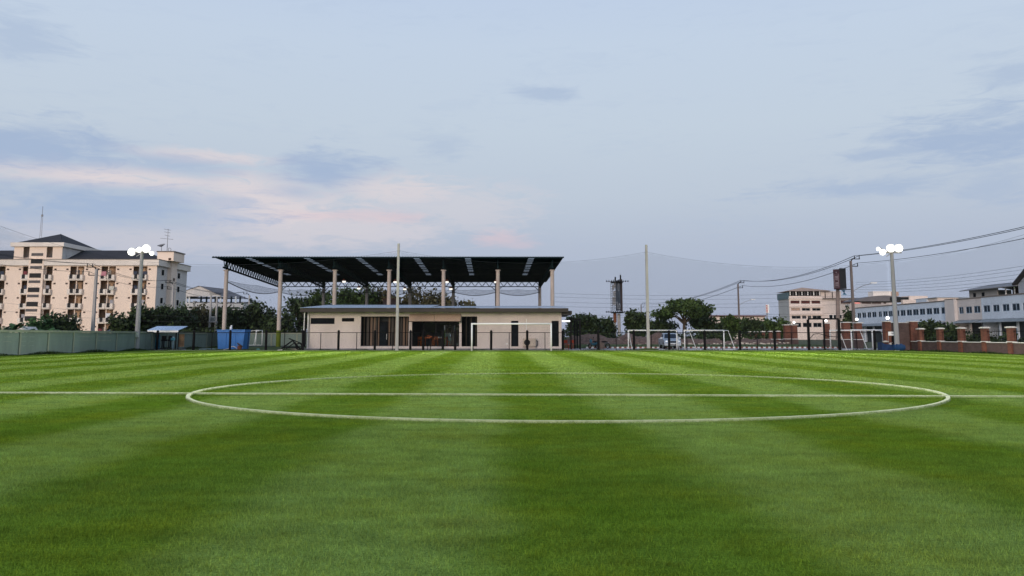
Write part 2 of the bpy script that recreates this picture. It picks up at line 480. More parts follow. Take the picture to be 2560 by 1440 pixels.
TURF, BLADE, PAINT = turf_material('turf'), turf_material('turf_blade', True), paint_material()
DIRT = mat('dirt_ground', (0.085, 0.095, 0.045), 0.95, 0.5, 0.5, 0.5)
ROADM = mat('road_concrete', (0.36, 0.36, 0.37), 0.9, 0.15, 0.8)
CONC = mat('concrete_pole', (0.40, 0.385, 0.375), 0.85, 0.18, 1.2, 0.3, streak=True)
CONC2 = mat('concrete_grey', (0.30, 0.30, 0.31), 0.85, 0.2, 1.0, 0.3, streak=True)
SHCOL = mat('shelter_column', (0.52, 0.44, 0.39), 0.85, 0.2, 1.3, 0.3, streak=True)
BLACK = mat('black_paint', (0.008, 0.008, 0.009), 0.7, 0.3, 2, spec=0.12)
STEEL = mat('dark_steel', (0.008, 0.021, 0.025), 0.8, 0.3, 2, spec=0.08)
WHITE = mat('white_paint', (0.90, 0.90, 0.88), 0.5, 0.06, 2)
WALLC = mat('clubhouse_render', (0.70, 0.61, 0.56), 0.9, 0.10, 0.5, 0.2, streak=True)
HOODC = mat('hood_board', (0.55, 0.40, 0.30), 0.8, 0.08, 0.8)
FASC = mat('fascia_brown', (0.062, 0.052, 0.046), 0.7, 0.12, 0.8)
TIN = mat('tin_roof', (0.50, 0.56, 0.64), 0.45, 0.12, 0.6, metal=0.15, streak=False)
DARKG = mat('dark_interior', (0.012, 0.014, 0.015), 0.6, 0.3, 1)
WOODS = mat('wood_slat', (0.16, 0.105, 0.075), 0.7, 0.25, 2, streak=True)
ORANGE = mat('orange_wood', (0.42, 0.10, 0.025), 0.6, 0.2, 3)
GREENW = mat('green_wall', (0.155, 0.205, 0.182), 0.9, 0.16, 0.8, 0.25, streak=True)
GREENP = mat('green_wall_post', (0.225, 0.25, 0.195), 0.9, 0.16, 0.8, 0.25, streak=True)
BRICK = brickmat('brick_red', (0.27, 0.098, 0.062, 1), (0.18, 0.062, 0.046, 1), (0.25, 0.18, 0.14, 1))
BRICKD = brickmat('brick_brown', (0.16, 0.10, 0.09, 1), (0.12, 0.078, 0.072, 1), (0.16, 0.14, 0.13, 1))
CAPW = mat('cap_white', (0.72, 0.70, 0.66), 0.8, 0.1, 2)
BLUE = mat('blue_steel', (0.014, 0.17, 0.52), 0.45, 0.15, 1.2)
NAVY = mat('navy_plastic', (0.012, 0.035, 0.10), 0.5, 0.25, 3)
NETM = mat('net_cord', (0.02, 0.022, 0.026), 0.9, 0.1, 2)
NETD = mat('net_cord_dark', (0.02, 0.025, 0.03), 0.9, 0.1, 2)
WIRE = mat('cable_black', (0.03, 0.035, 0.045), 0.7, 0.1, 2)
APTP = mat('apartment_pink', (0.90, 0.73, 0.60), 0.9, 0.07, 0.25, streak=True)
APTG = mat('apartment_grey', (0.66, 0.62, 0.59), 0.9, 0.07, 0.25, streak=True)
APTW = mat('apartment_cream', (0.80, 0.72, 0.64), 0.9, 0.08, 0.3, streak=True)
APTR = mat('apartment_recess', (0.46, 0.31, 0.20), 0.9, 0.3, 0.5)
SLATE = mat('slate_roof', (0.035, 0.033, 0.038), 0.8, 0.25, 1.0)
GRILLE = mat('grille_dark', (0.02, 0.02, 0.022), 0.7, 0.3, 2)
GRILLG = mat('grille_grey', (0.12, 0.11, 0.11), 0.8, 0.3, 2)
DOORB = mat('door_brown', (0.06, 0.03, 0.02), 0.7, 0.3, 2)
PANE = glass('window_glass', (0.35, 0.4, 0.42, 1), 0.35)
PANEC = glass('clear_glass', (0.8, 0.85, 0.85, 1), 0.06)
PANED = mat('dark_pane', (0.012, 0.015, 0.019), 0.4, 0.4, 1.0, spec=0.0)
PANEB = mat('blue_pane', (0.026, 0.040, 0.060), 0.4, 0.5, 0.6, spec=0.02)
WBLUE = mat('shop_white_blue', (0.58, 0.65, 0.74), 0.85, 0.12, 0.25, streak=True)
WBEIG = mat('shop_beige', (0.60, 0.55, 0.53), 0.85, 0.12, 0.25, streak=True)
BEIGE = mat('office_beige', (0.80, 0.68, 0.61), 0.9, 0.08, 0.2, streak=True)
BEIGR = mat('office_roof', (0.48, 0.33, 0.25), 0.85, 0.12, 0.3)
BARK = mat('bark', (0.07, 0.055, 0.042), 0.95, 0.35, 2, 0.5)
LEAF_D = leafmat('leaf_dark', (0.008, 0.016, 0.008), (0.060, 0.095, 0.030))
LEAF_M = leafmat('leaf_mid', (0.018, 0.035, 0.010), (0.075, 0.125, 0.028))
LEAF_B = leafmat('leaf_brown', (0.034, 0.032, 0.015), (0.13, 0.115, 0.05))
LEAF_F = leafmat('leaf_banana', (0.015, 0.040, 0.014), (0.05, 0.13, 0.035))
LEAF_W = leafmat('weed', (0.012, 0.025, 0.006), (0.05, 0.085, 0.018), 2.0)
GLOBE = emit('globe_glow', (1.0, 0.96, 0.9), 2.2)
TUBEL = emit('tube_glow', (0.95, 1.0, 1.0), 3.0)
FLOODE = emit('flood_lens', (1.0, 0.97, 0.88), 5.0)

# ------------------------------------------------------------------ ground, pitch, road
random.seed(7)
rng = np.random.default_rng(11)
g = MB().poly([(-900, -60, -0.012), (900, -60, -0.012), (900, 1500, -0.012), (-900, 1500, -0.012)])
solo(g, 'ground', DIRT, 'open ground of dirt and rough grass round the pitch', 'ground', kind='structure')
g = MB().poly([(-35.1, -30, 0), (37.55, -30, 0), (37.55, 76.7, 0), (-35.1, 76.7, 0)])
solo(g, 'pitch', TURF, 'mown striped green football pitch', 'pitch', kind='structure')

def ribbon(name, pts, width, closed, label, hgt=0.05):   # paint sits on the standing blades
    n = len(pts); V = []; F = []; UV = []
    for i, p in enumerate(pts):
        a = pts[(i - 1) % n] if closed or i > 0 else p
        c = pts[(i + 1) % n] if closed or i < n - 1 else p
        d = Vector((c[0] - a[0], c[1] - a[1], 0)).normalized(); q = Vector((-d.y, d.x, 0)) * width / 2
        V += [(p[0] + q.x * k, p[1] + q.y * k, z) for k, z in ((-1, 0.003), (-.75, hgt), (.75, hgt), (1, 0.003))]
    for i in range(n if closed else n - 1):
        j = (i + 1) % n
        for k in range(3): F.append((4 * i + k, 4 * j + k, 4 * j + k + 1, 4 * i + k + 1))
    me = bpy.data.meshes.new(name); me.from_pydata(V, [], F); me.materials.append(PAINT)
    uv = me.uv_layers.new()
    for lp in me.loops: uv.data[lp.index].uv = (min(1, max(0, (V[lp.vertex_index][1] - 19) / 9)), (0.12, 0.42, 0.58, 0.88)[lp.vertex_index % 4])
    o = bpy.data.objects.new(name, me); COL.objects.link(o)
    return tag(o, label, 'line', None, 'structure')
th = math.atan2(-0.178, -0.984)
ell = []
for i in range(160):
    t = 2 * math.pi * i / 160
    a, b = 9.12 * math.cos(t), 8.23 * math.sin(t)
    ell.append((1.36 + a * 0.984 - b * 0.178, 21.13 + a * 0.178 + b * 0.984))
ribbon('centre_circle_line', ell, 0.10, True, 'white centre circle painted on the grass')
ribbon('halfway_line', [(x, 18.72 - 0.052 * x) for x in np.linspace(-35, 37.4, 50)], 0.13, False, 'white halfway line running across the whole pitch')
ribbon('goal_line', [(x, 75.3) for x in np.linspace(-34, 36, 40)], 0.12, False, 'faint white goal line under the large goal')
p0, p1 = G(1115, 877.5), G(1096, 889)
ribbon('goal_area_line', [p0, (p0 + p1) / 2, p1], 0.07, False, 'short pale line running out from the goal line', 0.012)

# near grass blades: real geometry where a blade is about a pixel
def blades(n, y0, y1, fin, fout, grow, label):
    Y = np.sqrt(rng.random(n) * (y1 ** 2 - y0 ** 2) + y0 ** 2)
    keep = rng.random(n) < np.clip((y1 - Y) / fout, 0, 1) * np.clip((Y - y0) / fin, 0.02, 1)
    Y = Y[keep]; n = len(Y)
    X = (rng.random(n) - 0.5) * 2 * (0.72 * Y + 4.5)
    ok = (X > -35.0) & (X < 37.4); X, Y = X[ok], Y[ok]; n = len(Y)
    h = 0.018 + 0.014 * rng.random(n); w = (0.0017 + 0.0016 * rng.random(n)) * np.maximum(1, Y * grow)
    a = rng.random(n) * 2 * np.pi; lx = (rng.random(n) - 0.5) * 0.03; ly = (rng.random(n) - 0.5) * 0.03
    v = np.zeros((n, 3, 3), np.float32)
    v[:, 0] = np.c_[X - w * np.cos(a), Y - w * np.sin(a), np.zeros(n)]
    v[:, 1] = np.c_[X + w * np.cos(a), Y + w * np.sin(a), np.zeros(n)]
    v[:, 2] = np.c_[X + lx, Y + ly, h]
    me = bpy.data.meshes.new('grass_blades')
    me.vertices.add(3 * n); me.vertices.foreach_set('co', v.ravel())
    me.loops.add(3 * n); me.loops.foreach_set('vertex_index', np.arange(3 * n, dtype=np.int32))
    me.polygons.add(n); me.polygons.foreach_set('loop_start', np.arange(0, 3 * n, 3, dtype=np.int32))
    me.materials.append(BLADE); me.update(); me.validate()
    o = bpy.data.objects.new('grass_blades', me); COL.objects.link(o)
    tag(o, label, 'grass', None, 'stuff')
blades(900000, 3.2, 15.0, .01, 6.0, 0, 'short mown grass blades in the foreground of the pitch')
blades(950000, 8.0, 76.5, 5.0, 30.0, .16, 'mown grass tufts across the middle of the pitch')

g = MB().poly([(5.5, 79.0, -0.004), (60, 79.0, -0.004), (60, 91.0, -0.004), (5.5, 91.0, -0.004)])
solo(g, 'road', ROADM, 'pale concrete service road behind the black fence', 'road', kind='structure')
VERGE = mat('verge_grass', (0.055, 0.085, 0.020), 0.95, 0.5, 1.2, 0.8, bscale=12)
g = MB().poly([(-35.2, 76.9, -0.006), (-21.2, 76.9, -0.006), (-21.2, 103, -0.006), (-35.2, 103, -0.006)])
solo(g, 'grass_strip', VERGE, 'rough grass strip behind the fence beside the blue container', 'grass strip', kind='structure')
g = MB().poly([(5.5, 91.3, 0.06), (37.2, 91.3, 0.06), (37.2, 99, 0.35), (5.5, 99, 0.35)])
solo(g, 'verge', VERGE, 'green verge behind the painted kerb', 'verge', kind='structure')

def weeds(name, segs, dens, hmax, label, width=0.5, m=LEAF_W):
    V, F = [], []
    for (x0, y0, x1, y1) in segs:
        Ls = math.hypot(x1 - x0, y1 - y0)
        for i in range(int(Ls * dens)):
            t = random.random(); x = x0 + (x1 - x0) * t + random.uniform(-width, width) / 2; y = y0 + (y1 - y0) * t + random.uniform(-width, width) / 2
            h = hmax * random.uniform(0.35, 1.0) * (0.6 + 0.4 * math.sin(x * 1.7 + y * 0.9)); a = random.random() * 6.28; w = random.uniform(0.02, 0.06)
            b = len(V)
            V += [(x - w * math.cos(a), y - w * math.sin(a), -0.01), (x + w * math.cos(a), y + w * math.sin(a), -0.01), (x + random.uniform(-.12, .12), y + random.uniform(-.12, .12), h)]
            F.append((b, b + 1, b + 2))
    mb = MB(); mb.v, mb.f = V, F
    solo(mb, name, m, label, 'weeds', kind='stuff')
weeds('weeds', [(-35.2, 50, -35.2, 96)], 110, 0.32, 'dark weeds along the foot of the green wall')
weeds('weeds', [(-35, 77.2, 36.5, 77.2), (-35, 77.8, 36.5, 77.8)], 70, 0.17, 'dark unmown grass along the foot of the black fence', 1.1)
weeds('weeds', [(37.4, 50, 37.4, 76)], 90, 0.22, 'weeds along the foot of the brick wall')
weeds('weeds', [(6, 93, 37, 93), (6, 95, 37, 95), (6, 97.5, 37, 97.5)], 45, 0.5, 'ragged grass on the verge behind the painted kerb', 2.2)

# kerb with painted blocks
kerb = thing('kerb', 'low kerb painted in white and red blocks along the road', 'kerb', (20, 91.1, 0))
KW, KR = mat('kerb_white', (0.7, 0.7, 0.68), 0.8, 0.15, 3), mat('kerb_red', (0.26, 0.10, 0.075), 0.85, 0.3, 3)
kw = MB().box(-0.14, 0.14, -0.1, 0.1, -0.02, 0.16).mesh('block', KW)
kr = MB().box(-0.14, 0.14, -0.1, 0.1, -0.02, 0.155).mesh('block', KR)
k, x = 0, 8.5
while x < 37:
    piece(kw if k % 2 == 0 else kr, 'block', kerb, (x, 91.1, 0)); x += 0.285; k += 1

# rubble mound
def mound(name, x0, x1, y0, y1, h, label, m, seed):
    r = random.Random(seed); nx, ny = 60, 16; mb = MB()
    prof = [r.uniform(0.55, 1) for _ in range(14)]
    for j in range(ny + 1):
        for i in range(nx + 1):
            u, v = i / nx, j / ny
            k = u * 12; p = prof[int(k)] * (1 - k % 1) + prof[int(k) + 1] * (k % 1)
            z = h * p * math.sin(math.pi * min(1, v * 1.0)) ** 0.7 * min(1, 8 * u, 8 * (1 - u)) + r.uniform(-0.09, 0.09)
            mb.v.append((x0 + (x1 - x0) * u, y0 + (y1 - y0) * v, z - 0.05))
    for j in range(ny):
        for i in range(nx):
            a = j * (nx + 1) + i; mb.f.append((a, a + 1, a + nx + 2, a + nx + 1))
    solo(mb, name, m, label, 'mound', kind='structure')
    return prof
RUB = mat('rubble_soil', (0.16, 0.10, 0.078), 0.95, 0.55, 2.2, 0.8)
mound('rubble_mound', 6, 22, 101, 113, 2.0, 'brown heap of earth and rubble behind the motorcycles', RUB, 3)
mound('rubble_mound', 20, 37, 103, 113, 1.1, 'low brown rubble bank behind the pickup and spare goals', RUB, 5)
DEB = mat('debris_pale', (0.55, 0.5, 0.42), 0.9, 0.4, 3)
mb = MB()
for i in range(170):
    x = random.uniform(7, 36); y = random.uniform(101, 106); s_ = random.uniform(0.05, 0.2)
    z = (0.75 if x < 21 else 0.35) * (y - 100.6) / 4.5 + 0.15
    mb.box(x - s_, x + s_ * random.uniform(.5, 1.4), y - s_ / 2, y + s_ / 2, z - s_ * .3, z + s_ * random.uniform(.3, .8))
solo(mb, 'debris', DEB, 'pale broken bricks and litter scattered over the rubble', 'debris', kind='stuff')

# ------------------------------------------------------------------ green precast wall on the left
WX, WH = -35.5, 1.78
gw = thing('precast_wall', 'long grey green precast concrete wall along the left touchline', 'wall', (WX, 75, 0))
bay = 3.55; y = 58.1 - 3 * bay
pl = MB().box(-0.04, 0.04, -bay / 2 + 0.09, bay / 2 - 0.09, 0.0015, 0.3205).mesh('plank', GREENW)
po = MB().box(-0.09, 0.11, -0.09, 0.09, -0.05, WH - 0.02).mesh('post', GREENP)
while y < 95:
    piece(po, 'post', gw, (WX, y, 0))
    if y + bay < 97:
        for kz in range(5): piece(pl, 'plank', gw, (WX + (0.006 if kz % 2 else 0), y + bay / 2, 0.02 + kz * 0.322))
    y += bay
yend = y - bay
part(MB().box(WX - 0.11, WX + 0.13, 47, yend + 0.09, WH - 0.14, WH + 0.02), 'coping', GREENP, gw)
bw = thing('precast_wall', 'plain grey green precast wall behind the blue container', 'wall', (-30, 112, 0))
pl2 = MB().box(-bay / 2 + 0.09, bay / 2 - 0.09, -0.04, 0.04, 0.0015, 0.3205).mesh('plank', GREENW)
x = WX - 5
while x < -12:
    piece(po, 'post', bw, (x, 112, 0))
    for kz in range(5): piece(pl2, 'plank', bw, (x + bay / 2, 112 - (0.006 if kz % 2 else 0), 0.02 + kz * 0.322))
    x += bay
part(MB().box(WX - 5, x, 111.87, 112.13, WH - 0.14, WH + 0.02), 'coping', GREENP, bw)
part(MB().box(WX - 4.9, WX - 0.15, yend - 0.05, yend + 0.05, 0, WH).box(WX - 4.95, WX - 4.85, yend + 0.05, 111.85, 0, WH), 'return_wall', GREENW, bw)

# ------------------------------------------------------------------ brick boundary on the right (plane x = 38)
RX = 38.0
bwall = thing('brick_wall', 'low brick boundary wall with white capped pillars on the right touchline', 'wall', (RX, 66, 0))
part(MB().box(RX - 0.1, RX + 0.1, 44, 76.6, 0, 0.84), 'wall_base', BRICKD, bwall)
part(MB().box(RX - 0.16, RX + 0.16, 44, 76.6, 0.84, 0.90), 'coping', CAPW, bwall)
pil = MB().box(-0.22, 0.22, -0.22, 0.22, 0, 1.98).mesh('pillar', BRICK)
cap = MB().box(-0.30, 0.30, -0.30, 0.30, 1.98, 2.06).box(-0.22, 0.22, -0.22, 0.22, 2.06, 2.10).mesh('pillar_cap', CAPW)
ring = MB().box(-0.27, 0.27, -0.27, 0.27, 0.905, 0.96).mesh('pillar_band', CAPW)
bars = MB()
for i in range(13): bars.cyl((0, -1.35 + i * 0.225, 0.9), (0, -1.35 + i * 0.225, 1.85), 0.012, n=4)
bars = bars.box(-0.012, 0.012, -1.48, 1.48, 1.7, 1.74).mesh('railing', BLACK)
for i, y in enumerate((74.9, 71.5, 68.1, 64.7, 61.3, 57.9, 54.5)):
    q = piece(pil, 'pillar', bwall, (RX - 0.03, y, 0)); piece(cap, 'pillar_cap', q, (RX - 0.03, y, 0)); piece(ring, 'pillar_band', q, (RX - 0.03, y, 0))
    piece(bars, 'railing', bwall, (RX, y - 1.7, 0))
fwall = thing('brick_wall', 'distant brick boundary wall with square pillars beyond the entrance', 'wall', (RX, 118, 0))
part(MB().box(RX - 0.1, RX + 0.1, 108.5, 134, 0, 0.84), 'wall_base', BRICKD, fwall)
part(MB().box(RX - 0.16, RX + 0.16, 108.5, 134, 0.84, 0.90), 'coping', CAPW, fwall)
for y in (111.5, 114.9, 118.4, 121.9, 125.4, 129):
    q = piece(pil, 'pillar', fwall, (RX - 0.03, y, 0)); piece(cap, 'pillar_cap', q, (RX - 0.03, y, 0)); piece(ring, 'pillar_band', q, (RX - 0.03, y, 0))
# gate piers
def pier(px0, px1, Y, top, label, dark=True):
    x0, x1 = Xp(px0, Y), Xp(px1, Y); h = Zp(top, Y)
    t = thing('gate_pier', label, 'gate pier', ((x0 + x1) / 2, Y, 0), 'brick gate piers of the entrance')
    part(MB().box(x0, x1, Y - 0.35, Y + 0.35, 0, h), 'shaft', BRICK, t)
    part(MB().box(x0 - 0.06, x1 + 0.06, Y - 0.41, Y + 0.41, 0, 0.95), 'plinth', BRICKD, t)
    part(MB().box(x0 - 0.10, x1 + 0.10, Y - 0.45, Y + 0.45, 0.95, 1.02), 'band', CAPW, t)
    part(MB().box(x0 - 0.12, x1 + 0.12, Y - 0.47, Y + 0.47, h, h + 0.09), 'cap', CAPW, t)
    return h
def globe(px, py, Y, label, base):
    c = W(px, py, Y); t = thing('globe_lamp', label, 'lamp', (c.x, Y, base), 'lit globe lamps on the brick piers')
    part(MB().cyl((c.x, Y, base), (c.x, Y, c.z - 0.14), 0.03), 'stem', BLACK, t)
    part(MB().sphere(c, 0.165, 14, 10), 'globe', GLOBE, t, True)
h = pier(1961, 1976, 107, 813, 'left brick gate pier of the pair farthest from the camera')
h = pier(1980, 1992, 105, 813, 'right brick gate pier of the pair farthest from the camera')
globe(1985, 806, 105, 'lit globe lamp on the farthest brick gate pier, leftmost globe', h + 0.09)
h = pier(2061, 2073, 97, 809, 'brick gate pier seen through the tall black gateway')
globe(2065, 802, 97, 'lit globe lamp above the tall black gateway', h + 0.09)
h = pier(2107, 2124, 91, 807, 'brick gate pier under the small dark tree')
h = pier(2139.5, 2153, 89, 808, 'bright orange brick gate pier behind the overlapping spare goals')
globe(2142, 798.5, 89, 'lit globe lamp beside the tall utility pole on the right', h + 0.09)
Y = 77.6
x0, x1, hb = Xp(2212, Y), Xp(2282, Y), Zp(806, Y)
bp_ = thing('brick_sign_wall', 'tall brown brick entrance wall between two pillars behind the floodlight pole', 'wall', ((x0 + x1) / 2, Y, 0))
part(MB().box(x0 + 0.45, x1 - 0.3, Y + 0.02, Y + 0.3, 0, hb - 0.05), 'panel', BRICKD, bp_)
part(MB().box(x0 + 0.4, x1 - 0.3, Y - 0.02, Y + 0.34, hb - 0.05, hb), 'coping', CAPW, bp_)
for xa, xb in ((x0, x0 + 0.55), (x1 - 0.25, x1 + 0.45)):
    q = part(MB().box(xa, xb, Y - 0.2, Y + 0.45, 0, hb + 0.05), 'pillar', BRICK, bp_)
    part(MB().box(xa - 0.07, xb + 0.07, Y - 0.27, Y + 0.52, hb + 0.05, hb + 0.13), 'pillar_cap', CAPW, q)
globe(2219, 795, Y + 0.1, 'lit globe lamp on the brown brick entrance wall, rightmost globe', hb + 0.13)

# ------------------------------------------------------------------ black post chain link fence at y = 78
FY = 78.0
fence = thing('chain_link_fence', 'black chain link fence with dark round posts behind the goal line', 'fence', (0, FY, 0))
postm = MB().cyl((0, 0, -0.05), (0, 0, 1.82), 0.12, n=10).sphere((0, 0, 1.82), 0.12, 10, 6, half=True).mesh('post', BLACK)
thinm = MB().cyl((0, 0, -0.05), (0, 0, 1.7), 0.035, n=6).mesh('thin_post', BLACK)
PX = [281, 393, 484, 575, 665, 757, 846, 937, 1026, 1058, 1107, 1138, 1228, 1318, 1407, 1496, 1585, 1673, 1762, 1850, 1937, 2022, 2098, 2187, 2277]
for px in PX: piece(postm, 'post', fence, (Xp(px, FY, 860), FY, 0))
for a, b in zip(PX[:-1], PX[1:]):
    if b - a > 60: piece(thinm, 'thin_post', fence, (Xp((a + b) / 2, FY, 860), FY, 0))
FX0, FX1 = Xp(281, FY), Xp(2277, FY)
part(MB().cyl((FX0, FY, 1.70), (FX1, FY, 1.70), 0.028, n=6), 'top_rail', BLACK, fence)
part(MB().cyl((FX0, FY, 0.12), (FX1, FY, 0.12), 0.012, n=4), 'tension_wire', BLACK, fence)
def net_mesh(p0, p1, top, zb, spacing, w):
    """diagonal strands between two plan points; top(t) gives the height of the upper edge, zb(t) the lower"""
    p0, p1 = Vector(p0), Vector(p1); Lh = (p1 - p0).length; d = (p1 - p0) / Lh; mb = MB()
    n_ = Vector((0, 0, 1))
    hmax = max(top(i / 20) for i in range(21)) - min(zb(i / 20) for i in range(21))
    zmin = min(zb(i / 20) for i in range(21))
    def P(s, z): return (p0.x + d.x * s, p0.y + d.y * s, z)
    for sg in (1, -1):
        c = -hmax if sg > 0 else 0.0
        while c < Lh + (0 if sg > 0 else hmax):
            # find the inside interval by marching
            s_in = s_out = None
            steps = 48
            for i in range(steps + 1):
                zz = zmin + hmax * i / steps; s_ = c + sg * hmax * i / steps
                if 0 <= s_ <= Lh and zb(s_ / Lh) <= zz <= top(s_ / Lh):
                    if s_in is None: s_in = (s_, zz)
                    s_out = (s_, zz)
            if s_in and s_out and s_out[1] - s_in[1] > 0.05:
                a, b = s_in, s_out; q = w / 1.414
                mb.poly([P(a[0] - q / 2 * sg, a[1] + q / 2), P(a[0] + q / 2 * sg, a[1] - q / 2), P(b[0] + q / 2 * sg, b[1] - q / 2), P(b[0] - q / 2 * sg, b[1] + q / 2)])
            c += spacing
    return mb
part(net_mesh((FX0, FY, 0), (FX1, FY, 0), lambda t: 1.69, lambda t: 0.05, 0.13, 0.006), 'wire_mesh', NETD, fence, kind='stuff')
# tall gate frame
gf = thing('gateway', 'tall black steel gateway standing in the chain link fence', 'gateway', (Xp(2060, FY - 0.3), FY - 0.3, 0))
gx = [Xp(p_, FY - 0.3, 850) for p_ in (2022, 2061, 2099)]; gh = Zp(799, FY - 0.3)
for i, xx in enumerate(gx): part(MB().box(xx - (0.10 if i != 1 else 0.055), xx + (0.10 if i != 1 else 0.055), FY - 0.4, FY - 0.2, 0, gh), 'post', BLACK, gf)
part(MB().box(gx[0], gx[2], FY - 0.37, FY - 0.23, gh, gh + 0.14), 'lintel', BLACK, gf)
part(net_mesh((gx[0], FY - 0.3, 0), (gx[2], FY - 0.3, 0), lambda t: 1.75, lambda t: 0.05, 0.11, 0.008), 'gate_mesh', NETD, gf, kind='stuff')
part(MB().tube([(gx[0] + 0.1, FY - 0.3, 1.1), (gx[0] + 0.5, FY - 0.3, 1.55), (gx[1] - 0.5, FY - 0.3, 1.6), (gx[1] + 0.4, FY - 0.3, 1.35), (gx[2], FY - 0.3, 1.25)], 0.03), 'hanging_cable', BLACK, gf)

# ------------------------------------------------------------------ goals
def goal_frame(name, label, a, b, h, r, back=None, mt=WHITE, group=None):
    """a, b: plan positions of the front posts; back: (top depth vector, ground depth vector)"""
    a, b = Vector(a), Vector(b); c = (a + b) / 2
    t = thing(name, label, 'goal', (c.x, c.y, 0), group)
    up = Vector((0, 0, h))
    for p_ in (a, b): part(MB().cyl(p_, p_ + up, r, n=10), 'post', mt, t, True)
    d = (b - a).normalized() * r
    part(MB().cyl(a + up - d, b + up + d, r, n=10), 'crossbar', mt, t, True)
    if back:
        bt, bg_ = Vector(back[0]), Vector(back[1])
        for p_ in (a, b):
            part(MB().cyl(p_ + up, p_ + up + bt, r * 0.55, n=8).cyl(p_ + up + bt, p_ + bg_, r * 0.55, n=8), 'back_stay', mt, t)
        part(MB().cyl(a + bg_, b + bg_, r * 0.55, n=8).cyl(a, a + bg_, r * 0.5, n=8).cyl(b, b + bg_, r * 0.5, n=8), 'ground_frame', mt, t)
    return t
GY = 75.3
goal_frame('football_goal', 'large white football goal standing on the far goal line', (Xp(1179.5, GY, 860), GY, 0), (Xp(1378, GY, 860), GY, 0), 2.50, 0.075)
y1 = 79.6
gs = 'spare goals behind the fence'
a, b = (Xp(1571, y1, 850), y1, 0), (Xp(1692, y1, 850), y1, 0)
goal_frame('portable_goal', 'white portable goal in front of the silver pickup', a, b, 1.92, 0.062, ((0.18, 0.9, 0), (0.62, 1.9, 0)), group=gs)
a, b = (Xp(1711.5, y1, 850), y1, 0), (Xp(1814, y1, 850), y1 + 0.6, 0)
goal_frame('portable_goal', 'white portable goal with slanting stays beside the pole carrying signs', a, b, 1.92, 0.062, ((0.65, 0.8, 0), (1.5, 1.5, 0)), group=gs)
a, b = (Xp(2076, y1, 850), y1, 0), (Xp(2187, y1, 850), y1 + 0.5, 0)
goal_frame('portable_goal', 'white portable goal inside the tall black gateway, left of two overlapping goals', a, b, 1.92, 0.062, ((1.25, 0.8, 0), (2.15, 1.4, 0)), group=gs)
a, b = (Xp(2129, y1 + 2.2, 850), y1 + 2.2, 0), (Xp(2246, y1 + 2.2, 850), y1 + 2.6, 0)
goal_frame('portable_goal', 'white portable goal partly behind the white banner, right of two overlapping goals', a, b, 1.96, 0.07, ((1.25, 0.8, 0), (2.15, 1.4, 0)), group=gs)
y2 = 97.0
a, b = (Xp(640, y2), y2, 0.28), (Xp(655.5, y2 + 1.0), y2 + 1.0, 0.28)
goal_frame('training_goal', 'small white training goal leaning on end beside the blue container', a, b, Zp(826, y2) - 0.28, 0.05, ((-0.65, -0.1, -0.08), (-0.92, -0.2, 0)))

# ------------------------------------------------------------------ tall net poles, floodlights, ball nets
def tall_pole(px, pyb, pyt, Y, label, r):
    x = Xp(px, Y, pyb); h = Zp(pyt, Y)
    t = thing('net_pole', label, 'pole', (x, Y, 0), 'tall concrete net poles')
    part(MB().prism([(x - r, 0), (x + r, 0), (x + r * 0.72, h), (x - r * 0.72, h)], Y - r * 0.9, Y + r * 0.9), 'shaft', CONC, t)
    part(MB().box(x - r * 1.05, x + r * 1.05, Y - r, Y + r, h * 0.36, h * 0.36 + 0.1), 'clamp', CONC2, t)
    part(MB().box(x - r * 0.9, x + r * 0.9, Y - r, Y + r, h - 0.75, h - 0.69), 'cable_clamp', CONC2, t)
    return Vector((x, Y, h))
PA = tall_pole(992, 876, 609, 76.6, 'tall square concrete net pole in front of the clubhouse', 0.14)
PB = tall_pole(1621, 874, 612, 77.2, 'tall square concrete net pole standing before the spare goals', 0.14)
mb = MB().sphere((PB.x, PB.y, 0), 1.0, 16, 10, (1.1, 0.7, 0.22), half=True)
solo(mb, 'earth_mound', VERGE, 'small grassy heap at the foot of the right net pole', 'mound', (PB.x, PB.y, 0), kind='structure')
